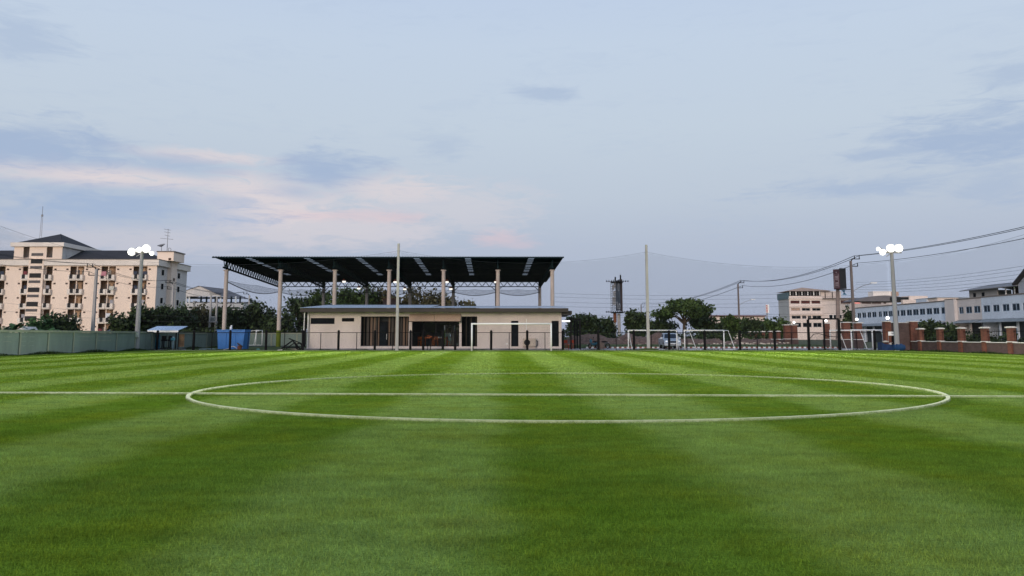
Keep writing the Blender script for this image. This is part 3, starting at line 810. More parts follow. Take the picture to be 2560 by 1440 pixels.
def flood_pole(px, pyb, pyt, Y, label, heads, aim, boxed, power, aims):
    b = Vector((Xp(px, Y, pyb), Y, 0)); h = Zp(pyt, Y)
    t = thing('floodlight_pole', label, 'floodlight', b, 'lit floodlight poles')
    part(MB().cyl(b, b + Vector((0, 0, h)), 0.24, 0.15, 8), 'shaft', CONC2, t)
    part(MB().beam(b + Vector((-0.85, 0, h - 0.15)), b + Vector((0.95, 0, h - 0.15)), 0.1).beam(b + Vector((-0.5, 0, h - 0.5)), b + Vector((0.6, 0, h + 0.25)), 0.07), 'crossarm', CONC2, t)
    if boxed: part(MB().box(b.x - 0.27, b.x + 0.27, Y - 0.42, Y - 0.2, Zp(843, Y), Zp(831, Y)), 'switch_box', mat('box_grey', (0.5, 0.5, 0.48)), t)
    aim = Vector(aim)
    for (hx, hy, r) in heads:
        c = W(hx, hy, Y - 0.25); d = (aim - c).normalized()
        q = part(MB().cyl(c - d * 0.45, c - d * 0.02, r * 0.5, r, 14), 'lamp_head', mat('lamp_alu', (0.45, 0.45, 0.45), 0.4, 0.1, 2, metal=0.6), t)
        part(MB().cyl(c - d * 0.015, c + d * 0.03, r * 0.9, r * 0.9, 16), 'lamp_lens', FLOODE, q)
        part(MB().cyl(c - d * 0.02, c + d * 0.16, r * 1.02, r * 1.08, 16, False), 'lamp_hood', mat('lamp_alu', (0.45, 0.45, 0.45)), q)
        part(MB().beam(c - d * 0.3, (c - d * 0.3).lerp(b + Vector((0, 0, h - .15)), .75), 0.06), 'bracket', CONC2, q)
    for k in range(2):
        c = W(heads[k][0], heads[k][1], Y - 0.25); d = (Vector(aims[k]) - c).normalized()
        l = bpy.data.lights.new('floodlight', 'SPOT'); l.energy = power; l.spot_size = math.radians(60); l.spot_blend = 1.0; l.color = (1.0, 0.95, 0.80); l.shadow_soft_size = 0.35
        o = bpy.data.objects.new('floodlight', l); COL.objects.link(o); o.location = c + d * 0.6; o.rotation_euler = d.to_track_quat('-Z', 'Y').to_euler()
        ORG[o] = Vector(o.location)
    return b
FL = flood_pole(341, 876, 628, 76.2, 'lit floodlight pole beside the green wall on the left', [(328, 629, 0.36), (364, 621, 0.38), (347, 624, 0.26), (378, 633, 0.20)], (-2, 48, 0), True, 210000, [(-8, 30, 0), (6, 50, 0)])
FR = flood_pole(2243, 868, 628, 76.2, 'lit floodlight pole beside the brick wall on the right', [(2228, 620, 0.38), (2248, 620, 0.38), (2208, 630, 0.28), (2197, 622, 0.18)], (4, 48, 0), False, 210000, [(11, 30, 0), (-4, 50, 0)])
ng = 'ball stop nets round the pitch'
def ball_net(label, p0, p1, z0, z1, sag, zb=1.75, sp=0.15, w=0.006):
    p0, p1 = Vector((p0[0], p0[1], 0)), Vector((p1[0], p1[1], 0)); c = (p0 + p1) / 2
    top = lambda t: z0 + (z1 - z0) * t - sag * 4 * t * (1 - t)
    t = thing('ball_net', label, 'net', (c.x, c.y, 0), ng)
    part(net_mesh(p0, p1, top, lambda t: zb, sp, w), 'netting', NETM, t, kind='stuff')
    part(MB().tube([(p0 + (p1 - p0) * (i / 24)) + Vector((0, 0, top(i / 24))) for i in range(25)], 0.010, 4), 'top_cable', WIRE, t)
zA, zB = Zp(625, PA.y), Zp(630, PB.y)
zC, zD = Zp(652, FL.y), Zp(652, FR.y)
ball_net('fine ball net hung from the left floodlight to the clubhouse net pole', (FL.x, 77.2), (PA.x, 77.2), zC, zA, 0.75)
ball_net('fine ball net hung between the two square net poles', (PA.x, 77.2), (PB.x, 77.2), zA, zB, 1.15)
ball_net('fine ball net hung from the right net pole to the right floodlight', (PB.x, 77.2), (FR.x, 77.2), zB, zD, 0.95)
ball_net('fine ball net hung above the green wall on the left touchline', (FL.x, 77.0), (-36.2, 46), zC, 10.4, 0.9)
ball_net('fine ball net hung above the brick wall on the right touchline', (FR.x, 77.0), (38.6, 46), zD, 10.4, 0.9)

# ------------------------------------------------------------------ clubhouse
CY = 82.0
def cx(px, py=820): return W(px, py, CY).x
def cz(py): return Zp(py, CY)
club = thing('clubhouse', 'long single storey beige clubhouse with brown fascia and tin roof', 'building', (cx(1086), CY, 0))
X0, X1, ZT = cx(768), cx(1404), cz(778)
hol = [(cx(a), cx(b), cz(d), cz(c)) for a, b, c, d in ((776, 836, 795, 810), (854, 885, 795, 804), (902, 1022, 791, 866), (1030, 1148, 800, 866), (1154, 1193, 791, 866), (1278, 1296, 802, 866), (1379, 1397, 802, 866))]
part(MB().wall(X0, X1, 0, ZT, CY, CY + 0.25, hol), 'front_wall', WALLC, club)
part(MB().box(X0, X0 + 0.25, CY + 0.25, CY + 10, 0, ZT), 'end_wall', WALLC, club); part(MB().box(X1 - 0.25, X1, CY + 0.25, CY + 10, 0, ZT), 'end_wall', WALLC, club)
bh = [(cx(1090), cx(1110), 0.4, 2.6), (cx(1118), cx(1146), 0.4, 2.6)]
part(MB().wall(X0 + 0.25, X1 - 0.25, 0, ZT, CY + 9.7, CY + 10, bh), 'back_wall', WALLC, club)
part(MB().box(X0 + 0.25, X1 - 0.25, CY + 0.25, CY + 9.7, 0.3, 0.36), 'floor_slab', CONC2, club)
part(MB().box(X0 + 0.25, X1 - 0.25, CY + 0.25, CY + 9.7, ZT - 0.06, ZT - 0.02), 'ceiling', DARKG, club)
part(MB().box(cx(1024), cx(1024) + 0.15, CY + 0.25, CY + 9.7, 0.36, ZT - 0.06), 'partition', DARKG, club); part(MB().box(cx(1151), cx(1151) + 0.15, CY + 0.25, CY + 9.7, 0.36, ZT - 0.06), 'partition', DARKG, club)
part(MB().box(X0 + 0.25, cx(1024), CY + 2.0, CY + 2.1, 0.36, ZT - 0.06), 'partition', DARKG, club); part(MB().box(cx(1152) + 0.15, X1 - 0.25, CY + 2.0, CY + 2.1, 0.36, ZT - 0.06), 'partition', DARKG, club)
def framed(h, depth, fr=0.05, m=PANED, mull=0):
    a0, a1, z0, z1 = h
    f_ = MB().wall(a0, a1, z0, z1, CY + depth, CY + depth + 0.06, [(a0 + fr, a1 - fr, z0 + fr, z1 - fr)])
    for i in range(mull):
        xm = a0 + (a1 - a0) * (i + 1) / (mull + 1); f_.box(xm - fr / 2, xm + fr / 2, CY + depth - 0.003, CY + depth + 0.05, z0 + fr, z1 - fr)
    w_ = part(f_, 'window', BLACK, club)
    part(MB().box(a0 + fr, a1 - fr, CY + depth + 0.025, CY + depth + 0.035, z0 + fr, z1 - fr), 'pane', m, w_)
framed(hol[0], 0.10, 0.05, PANED, 2)
lv = part(MB().wall(hol[1][0], hol[1][1], hol[1][2], hol[1][3], CY + 0.08, CY + 0.12, [(hol[1][0] + .05, hol[1][1] - .05, hol[1][2] + .05, hol[1][3] - .05)]), 'louvre', BLACK, club)
for i in range(4): part(MB().box(hol[1][0] + .05, hol[1][1] - .05, CY + 0.09, CY + 0.13, hol[1][2] + .05 + i * .075, hol[1][2] + .09 + i * .075), 'slat', BLACK, lv)
framed(hol[5], 0.12, 0.05); framed(hol[6], 0.12, 0.05); framed(hol[4], 0.12, 0.06, PANEC, 3)
for i in range(6):
    xx = hol[4][0] + 0.12 + i * 0.25
    part(MB().box(xx, xx + 0.09, CY + 1.0, CY + 1.06, hol[4][2], hol[4][3]), 'slat', WOODS if i % 2 else BLACK, club)
# recess with vertical slats
r0, r1, rz0, rz1 = hol[2]
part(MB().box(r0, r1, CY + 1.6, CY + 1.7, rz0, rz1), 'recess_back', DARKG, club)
sl = [(905, 4), (912, 8), (922, 7), (930, 6), (936, 4), (941, 4), (968, 5), (975, 7), (984, 5), (990, 6), (998, 4), (1004, 7), (1013, 4), (1019, 3)]
for i, (p_, w_) in enumerate(sl):
    xx = cx(p_); part(MB().box(xx, xx + w_ * 0.041 * 0.75, CY + 0.9 + 0.1 * (i % 2), CY + 0.96 + 0.1 * (i % 2), rz0, rz1 - 0.05), 'slat', (WOODS, FASC, HOODC if i == 3 else WOODS)[i % 3], club)
dr = part(MB().wall(cx(945), cx(966), rz0, cz(803), CY + 0.85, CY + 0.93, [(cx(945) + .07, cx(966) - .07, rz0 + .07, cz(803) - .07)]), 'door', BLACK, club)
part(MB().box(cx(945) + .07, cx(966) - .07, CY + 0.885, CY + 0.895, rz0 + .07, cz(803) - .07), 'pane', PANED, dr)
part(MB().cyl((cx(964), CY + 0.82, 1.0), (cx(964), CY + 0.82, 1.6), 0.02), 'handle', WHITE, dr)
# glazed hall and hood
d0, d1, dz0, dz1 = hol[3]
for i in range(4):
    a = d0 + (d1 - d0) * i / 4; b = d0 + (d1 - d0) * (i + 1) / 4
    w_ = part(MB().wall(a + 0.02, b - 0.02, dz0, dz1, CY + 0.12 + 0.03 * (i % 2), CY + 0.17 + 0.03 * (i % 2), [(a + .09, b - .09, dz0 + .07, dz1 - .07)]), 'glass_door', BLACK, club)
    part(MB().box(a + .09, b - .09, CY + 0.14 + 0.03 * (i % 2), CY + 0.15 + 0.03 * (i % 2), dz0 + .07, dz1 - .07), 'pane', PANEC, w_)
hy = CY - 0.75
hx0, hx1, hxm = cx(1024), cx(1152), cx(1087)
for a, b in ((hx0, hxm - 0.02), (hxm + 0.02, hx1)):
    lo, hi = Zp(803, hy), ZT - 0.25
    part(MB().prism([(CY - 0.01, hi), (CY - 0.01, hi - 0.06), (hy, lo), (hy - 0.02, lo + 0.05)], a, b, 'x'), 'hood_panel', HOODC, club)
part(MB().box(hx0 - 0.02, hx1 + 0.02, hy - 0.04, hy + 0.02, Zp(804, hy) - 0.03, Zp(803, hy) - 0.004), 'hood_edge', BLACK, club)
# fascia, soffit, roof sheets
EY = 80.4
fx0, fx1 = W(750, 775, EY).x, W(1421, 775, EY).x
fz0, fz1 = Zp(780, EY), Zp(770.5, EY)
part(MB().box(fx0, fx1, EY, EY + 0.06, fz0, fz1), 'fascia', FASC, club)
part(MB().box(fx0 + 0.02, fx1 - 0.02, EY + 0.06, CY + 10.6, fz0 + 0.02, fz0 + 0.06), 'soffit', FASC, club)
part(MB().box(fx0, fx0 + 0.06, EY + 0.06, CY + 10.6, fz0, fz1), 'barge_board', FASC, club); part(MB().box(fx1 - 0.06, fx1, EY + 0.06, CY + 10.6, fz0, fz1), 'barge_board', FASC, club)
def corrugated(x0, x1, ya, za, yb, zb_, pitch=0.19, amp=0.03):
    mb = MB(); n = int((x1 - x0) / pitch * 2)
    for i in range(n + 1):
        x = x0 + (x1 - x0) * i / n; o = amp if i % 2 else 0
        mb.v += [(x, ya, za + o), (x, yb, zb_ + o)]
    for i in range(n): mb.f.append((2 * i, 2 * i + 2, 2 * i + 3, 2 * i + 1))
    return mb
xm = W(1072, 766, EY).x
part(corrugated(fx0 - 0.1, xm, EY - 0.12, fz1 + 0.02, CY + 10.8, Zp(762.5, CY + 10.8)), 'roof_sheet', TIN, club)
part(corrugated(xm + 0.01, fx1 + 0.1, EY - 0.12, fz1 + 0.025, CY + 10.8, Zp(765.5, CY + 10.8)), 'roof_sheet', TIN, club)
# side porch on the right
qx1 = W(1430, 780, 81.2).x
part(MB().box(X1 + 0.003, qx1, 81.2, 92, Zp(786, 81.2), Zp(777, 81.2)), 'porch_roof', FASC, club)
part(MB().box(X1 + 0.2, X1 + 1.0, 84, 84.12, Zp(804.5, 84), Zp(801, 84)), 'tube_light', TUBEL, club)
for px, m_ in ((760, WHITE), (769.5, WHITE)):
    xx = W(px, 830, CY - 0.25).x; part(MB().cyl((xx, CY - 0.25, 0), (xx, CY - 0.25, fz0), 0.055, n=8), 'downpipe', m_, club)
part(MB().box(cx(764), cx(767), CY - 0.5, CY - 0.4, 0.3, 3.2), 'meter_post', BLACK, club); part(MB().box(cx(766), cx(769), CY - 0.6, CY - 0.5, 0.5, 2.1), 'meter_post', BLACK, club)
part(MB().cyl((cx(1316), CY - 0.05, 1.0), (cx(1316), CY - 0.05, cz(797)), 0.035), 'conduit', WHITE, club)
part(MB().box(cx(1265), cx(1269), CY - 0.05, CY - 0.004, cz(861), cz(858)), 'socket_box', WHITE, club)
part(MB().box(X0 - 0.3, X1 + 0.6, CY - 0.5, CY - 0.003, 0, 0.12), 'plinth_step', CONC2, club)
# air conditioner
ax0, ax1, az0, az1 = cx(1307), cx(1339), cz(866), cz(846)
ac = thing('air_conditioner', 'beige air conditioner unit on the clubhouse wall inside the goal', 'air conditioner', ((ax0 + ax1) / 2, CY - 0.3, az0))
part(MB().box(ax0, ax1, CY - 0.5, CY - 0.1, az0, az1), 'casing', mat('ac_casing', (0.55, 0.46, 0.38), 0.6, 0.1, 2), ac)
fc = Vector((ax0 + 0.42, CY - 0.51, (az0 + az1) / 2))
part(MB().cyl(fc, fc + Vector((0, -0.02, 0)), 0.31, n=20), 'fan_opening', BLACK, ac)
for r in (0.10, 0.20, 0.30): part(MB().torus(fc + Vector((0, -0.025, 0)), (0, 1, 0), r, 0.008, 20, 4), 'fan_ring', GRILLG, ac)
part(MB().tube([(ax1, CY - 0.3, az1 - 0.2), (ax1 + 0.2, CY - 0.3, az1 - 0.3), (ax1 + 0.18, CY - 0.2, az0 + 0.1), (ax1 + 0.05, CY - 0.05, az0)], 0.03), 'pipe', BLACK, ac)
part(MB().box(ax0 + 0.05, ax0 + 0.12, CY - 0.48, CY - 0.02, az0 - 0.08, az0).box(ax1 - 0.12, ax1 - 0.05, CY - 0.48, CY - 0.02, az0 - 0.08, az0), 'bracket', GRILLG, ac)

# ------------------------------------------------------------------ wooden chairs and tables in the hall, chairs on the porch
def chair(label, loc, rz, m, group, name='wooden_chair'):
    t = thing(name, label, 'chair', loc, group)
    o = Vector(loc)
    def bx(a, b, c, d, e, f_): return MB().box(o.x + a, o.x + b, o.y + c, o.y + d, o.z + e, o.z + f_)
    part(bx(-.22, .22, -.22, .22, .43, .48), 'seat', m, t)
    part(bx(-.22, .22, .19, .22, .62, .95), 'backrest', m, t)
    for sx in (-.2, .16):
        part(bx(sx, sx + .04, -.2, -.16, 0, .43), 'leg', m, t); part(bx(sx, sx + .04, .19, .23, 0, .62), 'leg', m, t)
    t.rotation_euler.z = rz
    return t
def table(label, loc, m, w=1.3):
    t = thing('dining_table', label, 'table', loc, 'tables in the clubhouse hall'); o = Vector(loc)
    part(MB().box(o.x - w / 2, o.x + w / 2, o.y - .4, o.y + .4, o.z + .72, o.z + .77), 'table_top', m, t)
    for sx in (-w / 2 + .05, w / 2 - .11):
        for sy in (-.35, .29): part(MB().box(o.x + sx, o.x + sx + .06, o.y + sy, o.y + sy + .06, o.z, o.z + .72), 'leg', m, t)
fz = 0.362
gc = 'orange wooden chairs in the clubhouse hall'
chair('orange wooden chair at the left end of the clubhouse hall', (cx(1046), CY + 1.6, fz), 0.3, ORANGE, gc)
chair('orange wooden chair left of the table in the clubhouse hall', (cx(1054), CY + 1.3, fz), -0.4, ORANGE, gc)
chair('orange wooden chair tucked under the table in the clubhouse hall', (cx(1088), CY + 1.2, fz), 3.1, ORANGE, gc)
chair('orange wooden chair right of the table in the clubhouse hall', (cx(1119), CY + 1.5, fz), 1.2, ORANGE, gc)
table('orange wooden table in the middle of the clubhouse hall', (cx(1096), CY + 2.4, fz), ORANGE, 1.7)
table('orange wooden table at the left of the clubhouse hall', (cx(1058), CY + 2.8, fz), ORANGE, 1.2)
for i, (px, lab) in enumerate(((1090, 'white cushion lying on the clubhouse hall table'), (1101, 'small white cushion at the right of the hall table'))):
    c = Vector((cx(px), CY + 2.2, fz + 0.85)); solo(MB().sphere(c, 0.2, 10, 6, (1, .7, .5)), 'cushion', WHITE, lab, 'cushion', (c.x, c.y, c.z), smooth=True)
yy = 79.2
st = thing('stand', 'dark narrow stand with an orange top in front of the clubhouse hall', 'stand', (Xp(1073, yy), yy, 0))
xx = Xp(1073, yy)
part(MB().box(xx - .18, xx + .18, yy - .15, yy + .15, .45, 1.15), 'body', BLACK, st)
for sx in (-.16, .1): part(MB().box(xx + sx, xx + sx + .06, yy - .12, yy + .12, 0, .45), 'leg', BLACK, st)
part(MB().box(xx - .26, xx + .12, yy - .2, yy + .2, 1.152, 1.26).beam((xx - .2, yy, 1.42), (xx + .3, yy, 1.28), .07), 'top', ORANGE, st)
PLO = mat('orange_plastic', (0.45, 0.06, 0.02), 0.5, 0.2, 3)
chair('orange chair on the porch, nearer the clubhouse corner', (W(1416, 865, 84.5).x, 84.5, 0.0), 0.4, PLO, 'orange chairs on the porch', 'plastic_chair')
chair('orange chair on the porch, beside the black pergola posts', (W(1428, 865, 85.2).x, 85.2, 0.0), -0.5, PLO, 'orange chairs on the porch', 'plastic_chair')
pg = thing('pergola', 'black steel pergola frame at the right end of the clubhouse', 'pergola', (W(1438, 860, 85).x, 85, 0))
for px, Yq in ((1427.5, 84), (1450, 84.0), (1437, 88), (1443, 90)):
    xx = W(px, 850, Yq).x; part(MB().box(xx - .08, xx + .08, Yq - .08, Yq + .08, 0, 3.0), 'post', BLACK, pg)
xa, xb = W(1423, 850, 84).x, W(1452, 850, 84).x
part(MB().box(xa, xb, 83.9, 84.1, 3.003, 3.2).box(xa, xa + .14, 84.1, 90, 3.003, 3.2).box(xb - .14, xb, 84.1, 90, 3.003, 3.2), 'beam', BLACK, pg)

# ------------------------------------------------------------------ big open roofed court behind the clubhouse
YF, YB = 104.0, 131.0
sxl, sxr = Xp(561, YF, 800), Xp(1381, YF, 740)
bxl, bxr = sxl - 0.7, sxr - 0.7
ZCF = Zp(677, YF)
court = thing('roofed_court', 'large open sided court roof on tall concrete columns behind the clubhouse', 'court roof', ((sxl + sxr) / 2, YF, 0))
ef0, ef1 = W(530, 641, 101.5), W(1410, 643, 101.5)
zf = (ef0.z + ef1.z) / 2; zbk = Zp(705.5, 133.5)
bkl, bkr = ef0.x - 0.4, ef1.x - 0.9
def rp(u, v, o=0.0): # roof point
    xa = ef0.x + (ef1.x - ef0.x) * u; xb = bkl + (bkr - bkl) * u
    return (xa + (xb - xa) * v, 101.5 + 32 * v, zf + (zbk - zf) * v + o)
roof = MB(); panes = []
su = [(W(px, 650, 104).x - ef0.x) / (ef1.x - ef0.x) for px in (622, 766, 894, 1037, 1164, 1321)]
us = sorted({0.0, 1.0} | {u for s_ in su for u in (s_, s_ + 0.017)})
dash = [(0.03, 0.055), (0.085, 0.10), (0.12, 0.14), (0.16, 0.175), (0.19, 0.215), (0.265, 0.28), (0.30, 0.32), (0.34, 0.355), (0.375, 0.39), (0.445, 0.46), (0.48, 0.50), (0.52, 0.535), (0.60, 0.615), (0.64, 0.655)]
vs = sorted({0.0, 1.0} | {v for d in dash for v in d})
for i in range(len(us) - 1):
    for j in range(len(vs) - 1):
        uc, vc = (us[i] + us[i + 1]) / 2, (vs[j] + vs[j + 1]) / 2
        q = (us[i], us[i + 1], vs[j], vs[j + 1])
        if any(s_ < uc < s_ + 0.017 for s_ in su) and any(a < vc < b for a, b in dash): panes.append(q); continue
        roof.poly([rp(q[0], q[2]), rp(q[1], q[2]), rp(q[1], q[3]), rp(q[0], q[3])])
rf = part(roof, 'roof', STEEL, court)
SKYL = translucent('skylight_sheet', (0.28, 0.34, 0.36, 1))
for (a, b, c, d) in panes: part(MB().poly([rp(a, c, .02), rp(b, c, .02), rp(b, d, .02), rp(a, d, .02)]), 'skylight', SKYL, rf)
part(corrugated(ef0.x, ef1.x, 101.48, zf + 0.012, 101.9, zf + 0.03, 0.35, 0.06), 'roof_edge', STEEL, rf)
part(MB().poly([rp(0, 0, -0.02), rp(1, 0, -0.02), rp(1, 0, -0.16), rp(0, 0, -0.16)]), 'front_fascia', STEEL, rf)
mb = MB()
for k in range(22):
    v = 0.02 + k * 0.045
    if any(a - .004 < v < b + .004 for a, b in dash): continue
    mb.beam(rp(0.01, v, -0.04), rp(0.99, v, -0.04), 0.06, 0.05)
part(mb, 'purlins', STEEL, rf)
colm = MB().cyl((0, 0, 0), (0, 0, ZCF), 0.27, 0.25, 12).box(-0.33, 0.33, -0.33, 0.33, ZCF, ZCF + 0.12).mesh('column', SHCOL)
YGRN = mat('column_moss_paint', (0.10, 0.13, 0.008), 0.8, 0.2, 2)
grn = MB().cyl((0, 0, 0), (0, 0, 2.1), 0.30, 0.30, 12).mesh('painted_foot', YGRN)
for i in range(7):
    t = i / 6; x = sxl + (sxr - sxl) * t; xb = bxl + (bxr - bxl) * t
    v0, v1 = (YF - 101.5) / 32, (YB - 101.5) / 32
    zr0, zr1 = zf + (zbk - zf) * v0, zf + (zbk - zf) * v1
    q = piece(colm, 'column', court, (x, YF, 0)); piece(grn, 'painted_foot', q, (x, YF, 0))
    part(MB().box(x - .1, x + .1, YF - .1, YF + .1, ZCF + .12, zr0 - .16), 'steel_post', STEEL, court)
    part(MB().cyl((xb, YB, 0), (xb, YB, zr1 - .9), 0.27, 0.25, 10), 'rear_column', CONC2 if i not in (0, 6) else SHCOL, court)
    part(MB().box(xb - .22, xb + .22, YB - .22, YB + .22, zr1 - .9, zr1 - .16), 'steel_post', STEEL, court)
    tr = MB(); n = 26; zl = 1.05
    xq = x + (0.35 if i == 0 else 0)
    A = Vector((x, YF - 1.2, zr0 - .1)); B = Vector((xb, YB + 1, zr1 - .1))
    lo = lambda p_: p_ - Vector((0, 0, zl))
    tr.beam(A, B, .14); tr.beam(lo(A), lo(B), .2)
    for k in range(n):
        p_ = A.lerp(B, k / n); q_ = A.lerp(B, (k + 0.5) / n); r_ = A.lerp(B, (k + 1) / n)
        tr.beam(p_, lo(q_), .09); tr.beam(lo(q_), r_, .09)
    part(tr, 'roof_truss', STEEL, court)
    if i < 6:
        xc = bxl + (bxr - bxl) * (i + 1) / 6; bt = MB(); zt = zr1 - .2; zb_ = zt - .78
        bt.beam((xb, YB, zt), (xc, YB, zt), .1); bt.beam((xb, YB, zb_), (xc, YB, zb_), .12)
        for k in range(6):
            a = xb + (xc - xb) * k / 6; w6 = (xc - xb) / 6
            bt.beam((a, YB, zb_), (a + w6 / 2, YB, zt), .1); bt.beam((a + w6 / 2, YB, zt), (a + w6, YB, zb_), .1)
        bt.beam((xb, YB, zb_ - .8), (xb + .9, YB, zb_), .1); bt.beam((xc, YB, zb_ - .8), (xc - .9, YB, zb_), .1)
        part(bt, 'rear_truss', STEEL, court)
part(MB().poly([(sxl - 1, YF - 2, -0.002), (sxr + 1, YF - 2, -0.002), (bxr + 1, YB + 1, -0.002), (bxl - 1, YB + 1, -0.002)]), 'court_floor', mat('court_green', (0.03, 0.06, 0.04), 0.8, 0.3, 1), court)
# gathered nets slung along the court
def sag_net(label, p0, p1, z0, z1, depth, sag, nsw):
    p0, p1 = Vector(p0), Vector(p1); c = (p0 + p1) / 2
    t = thing('gathered_net', label, 'net', (c.x, c.y, 0), 'dark gathered nets under the court roof')
    top = lambda u: z0 + (z1 - z0) * u - 0.12 * abs(math.sin(math.pi * nsw * 2 * u))
    bot = lambda u: z0 + (z1 - z0) * u - depth * 0.55 - sag * abs(math.sin(math.pi * nsw * u))
    part(net_mesh(p0, p1, top, bot, 0.16, 0.02), 'netting', NETD, t, kind='stuff')
    for fn, r in ((top, .02), (bot, .06)): part(MB().tube([p0.lerp(p1, i / 60) + Vector((0, 0, fn(i / 60))) for i in range(61)], r, 4), 'edge_rope', NETD, t)
sag_net('dark net gathered along the left side of the court', (sxl + .3, YF, 0), (bxl + .3, YB, 0), 8.5, 8.9, 0.4, 0.9, 1)
sag_net('dark net gathered along the rear left of the court', (bxl, YB - .4, 0), (bxl + 21.3, YB - .4, 0), 8.9, 8.9, 0.8, 0.55, 3)
sag_net('dark net gathered along the rear right of the court', (bxl + 21.3, YB - .4, 0), (bxr, YB - .4, 0), 8.9, 8.9, 0.8, 0.55, 3)
for i, (px, py) in enumerate(((860, 704.5), (988, 705.5), (1117, 705.5), (1240, 705.5), (897, 721.5), (1012, 723.5), (1127, 723))):
    Yl = 118 if i < 4 else 127; c = W(px, py, Yl)
    lab = ['hanging court lamp between the second and third front columns', 'hanging court lamp left of the clubhouse net pole', 'hanging court lamp beside the fifth front column', 'hanging court lamp beside the sixth front column',
           'lower court lamp at the rear, leftmost of the low three', 'lower court lamp at the rear, middle of the low three', 'lower court lamp at the rear, rightmost of the low three'][i]
    t = thing('court_lamp', lab, 'lamp', (c.x, c.y, c.z), 'lit lamps under the court roof')
    part(MB().cyl((c.x, c.y, c.z + .12), (c.x, c.y, c.z + .45), 0.28, 0.1, 10), 'shade', mat('shade_red', (0.3, 0.08, 0.05)), t)
    part(MB().cyl((c.x, c.y, c.z - .1), (c.x, c.y, c.z + .12), 0.24, 0.28, 10), 'diffuser', emit('court_glow', (1, .95, .85), 1.3), t)
    part(MB().cyl((c.x, c.y, c.z + .45), (c.x, c.y, zf - 0.9), 0.015, n=4), 'cord', STEEL, t)

# ------------------------------------------------------------------ things by the left fence: pump shelter, container, reel
Yp = 79.6
def px_(px, Y=Yp, py=850): return W(px, py, Y).x
ps = thing('pump_shelter', 'small open shelter with a pale blue metal roof beside the left floodlight', 'shelter', (px_(414), Yp, 0))
za, zb1 = Zp(825, Yp), Zp(816.5, Yp + 1.8)
part(MB().prism([(Yp - .2, za), (Yp + 2.0, zb1 + .05), (Yp + 2.0, zb1), (Yp - .2, za - .05)], px_(369), px_(447), 'x'), 'roof', mat('blue_roof', (0.42, 0.55, 0.75), 0.5, 0.1, 2), ps)
part(MB().box(px_(370), px_(446.5), Yp - .22, Yp - .14, Zp(831, Yp), za - .052), 'fascia', WHITE, ps)
for px in (369, 375, 440, 446):
    Yq = Yp if px in (369, 446) else Yp + 1.8
    part(MB().box(px_(px, Yq) - .035, px_(px, Yq) + .035, Yq - .035, Yq + .035, 0, za - .06), 'post', BLACK, ps)
part(MB().box(px_(428), px_(443), Yp + 1.7, Yp + 1.75, .3, 1.55), 'back_board', mat('board_orange', (0.42, 0.25, 0.14), 0.8, 0.4, 2), ps)
part(MB().box(px_(369), px_(446), Yp - .25, Yp + 2, -0.002, 0.10), 'base_slab', CONC2, ps)
c = Vector((px_(385), Yp + .8, .1))
tk = thing('water_tank', 'tall blue cylindrical water tank under the pale blue shelter roof', 'tank', c)
part(MB().cyl(c, c + Vector((0, 0, 1.35)), .24, n=16), 'body', mat('tank_blue', (0.03, 0.19, 0.30), 0.35, 0.2, 2), tk, True)
part(MB().sphere(c + Vector((0, 0, 1.35)), .24, 16, 8, (1, 1, .55), half=True), 'dome', mat('tank_blue', (0.03, 0.19, 0.30)), tk, True)
part(MB().cyl(c + Vector((0, 0, .18)), c + Vector((0, 0, .22)), .245, n=16), 'hoop', NAVY, tk)
for px, lab in ((402.5, 'black water pump beside the blue tank'), (419, 'black water pump nearer the orange board')):
    c = Vector((px_(px), Yp + .7, .1)); t = thing('water_pump', lab, 'pump', c, 'black pumps under the shelter')
    part(MB().box(c.x - .17, c.x + .17, c.y - .15, c.y + .15, 1.05, 1.4), 'head', BLACK, t)
    part(MB().cyl(c + Vector((0, 0, .1)), c + Vector((0, 0, 1.05)), .07, n=8).cyl(c + Vector((-.17, 0, .1)), c + Vector((-.17, 0, .8)), .05, n=8), 'column', BLACK, t)
    part(MB().box(c.x - .25, c.x + .2, c.y - .2, c.y + .2, .003, .16), 'base', BLACK, t)
    part(MB().cyl(c + Vector((-.25, 0, .85)), c + Vector((.3, 0, .85)), .09, n=10), 'motor', BLACK, t)
c = Vector((px_(431), Yp + .2, 0)); t = thing('dosing_unit', 'pale blue dosing unit on a thin stand under the shelter', 'dosing unit', c)
part(MB().cyl(c, c + Vector((0, 0, .95)), .04, n=8), 'stand', mat('pipe_blue', (0.3, 0.42, 0.5)), t)
part(MB().box(c.x - .2, c.x + .22, c.y - .12, c.y + .12, .95, 1.2), 'unit', mat('unit_teal', (0.06, 0.22, 0.30)), t)
part(MB().cyl(c + Vector((0, 0, 1.2)), c + Vector((0, 0, 1.33)), .1, n=10), 'cap', mat('pipe_blue', (0.3, 0.42, 0.5)), t)
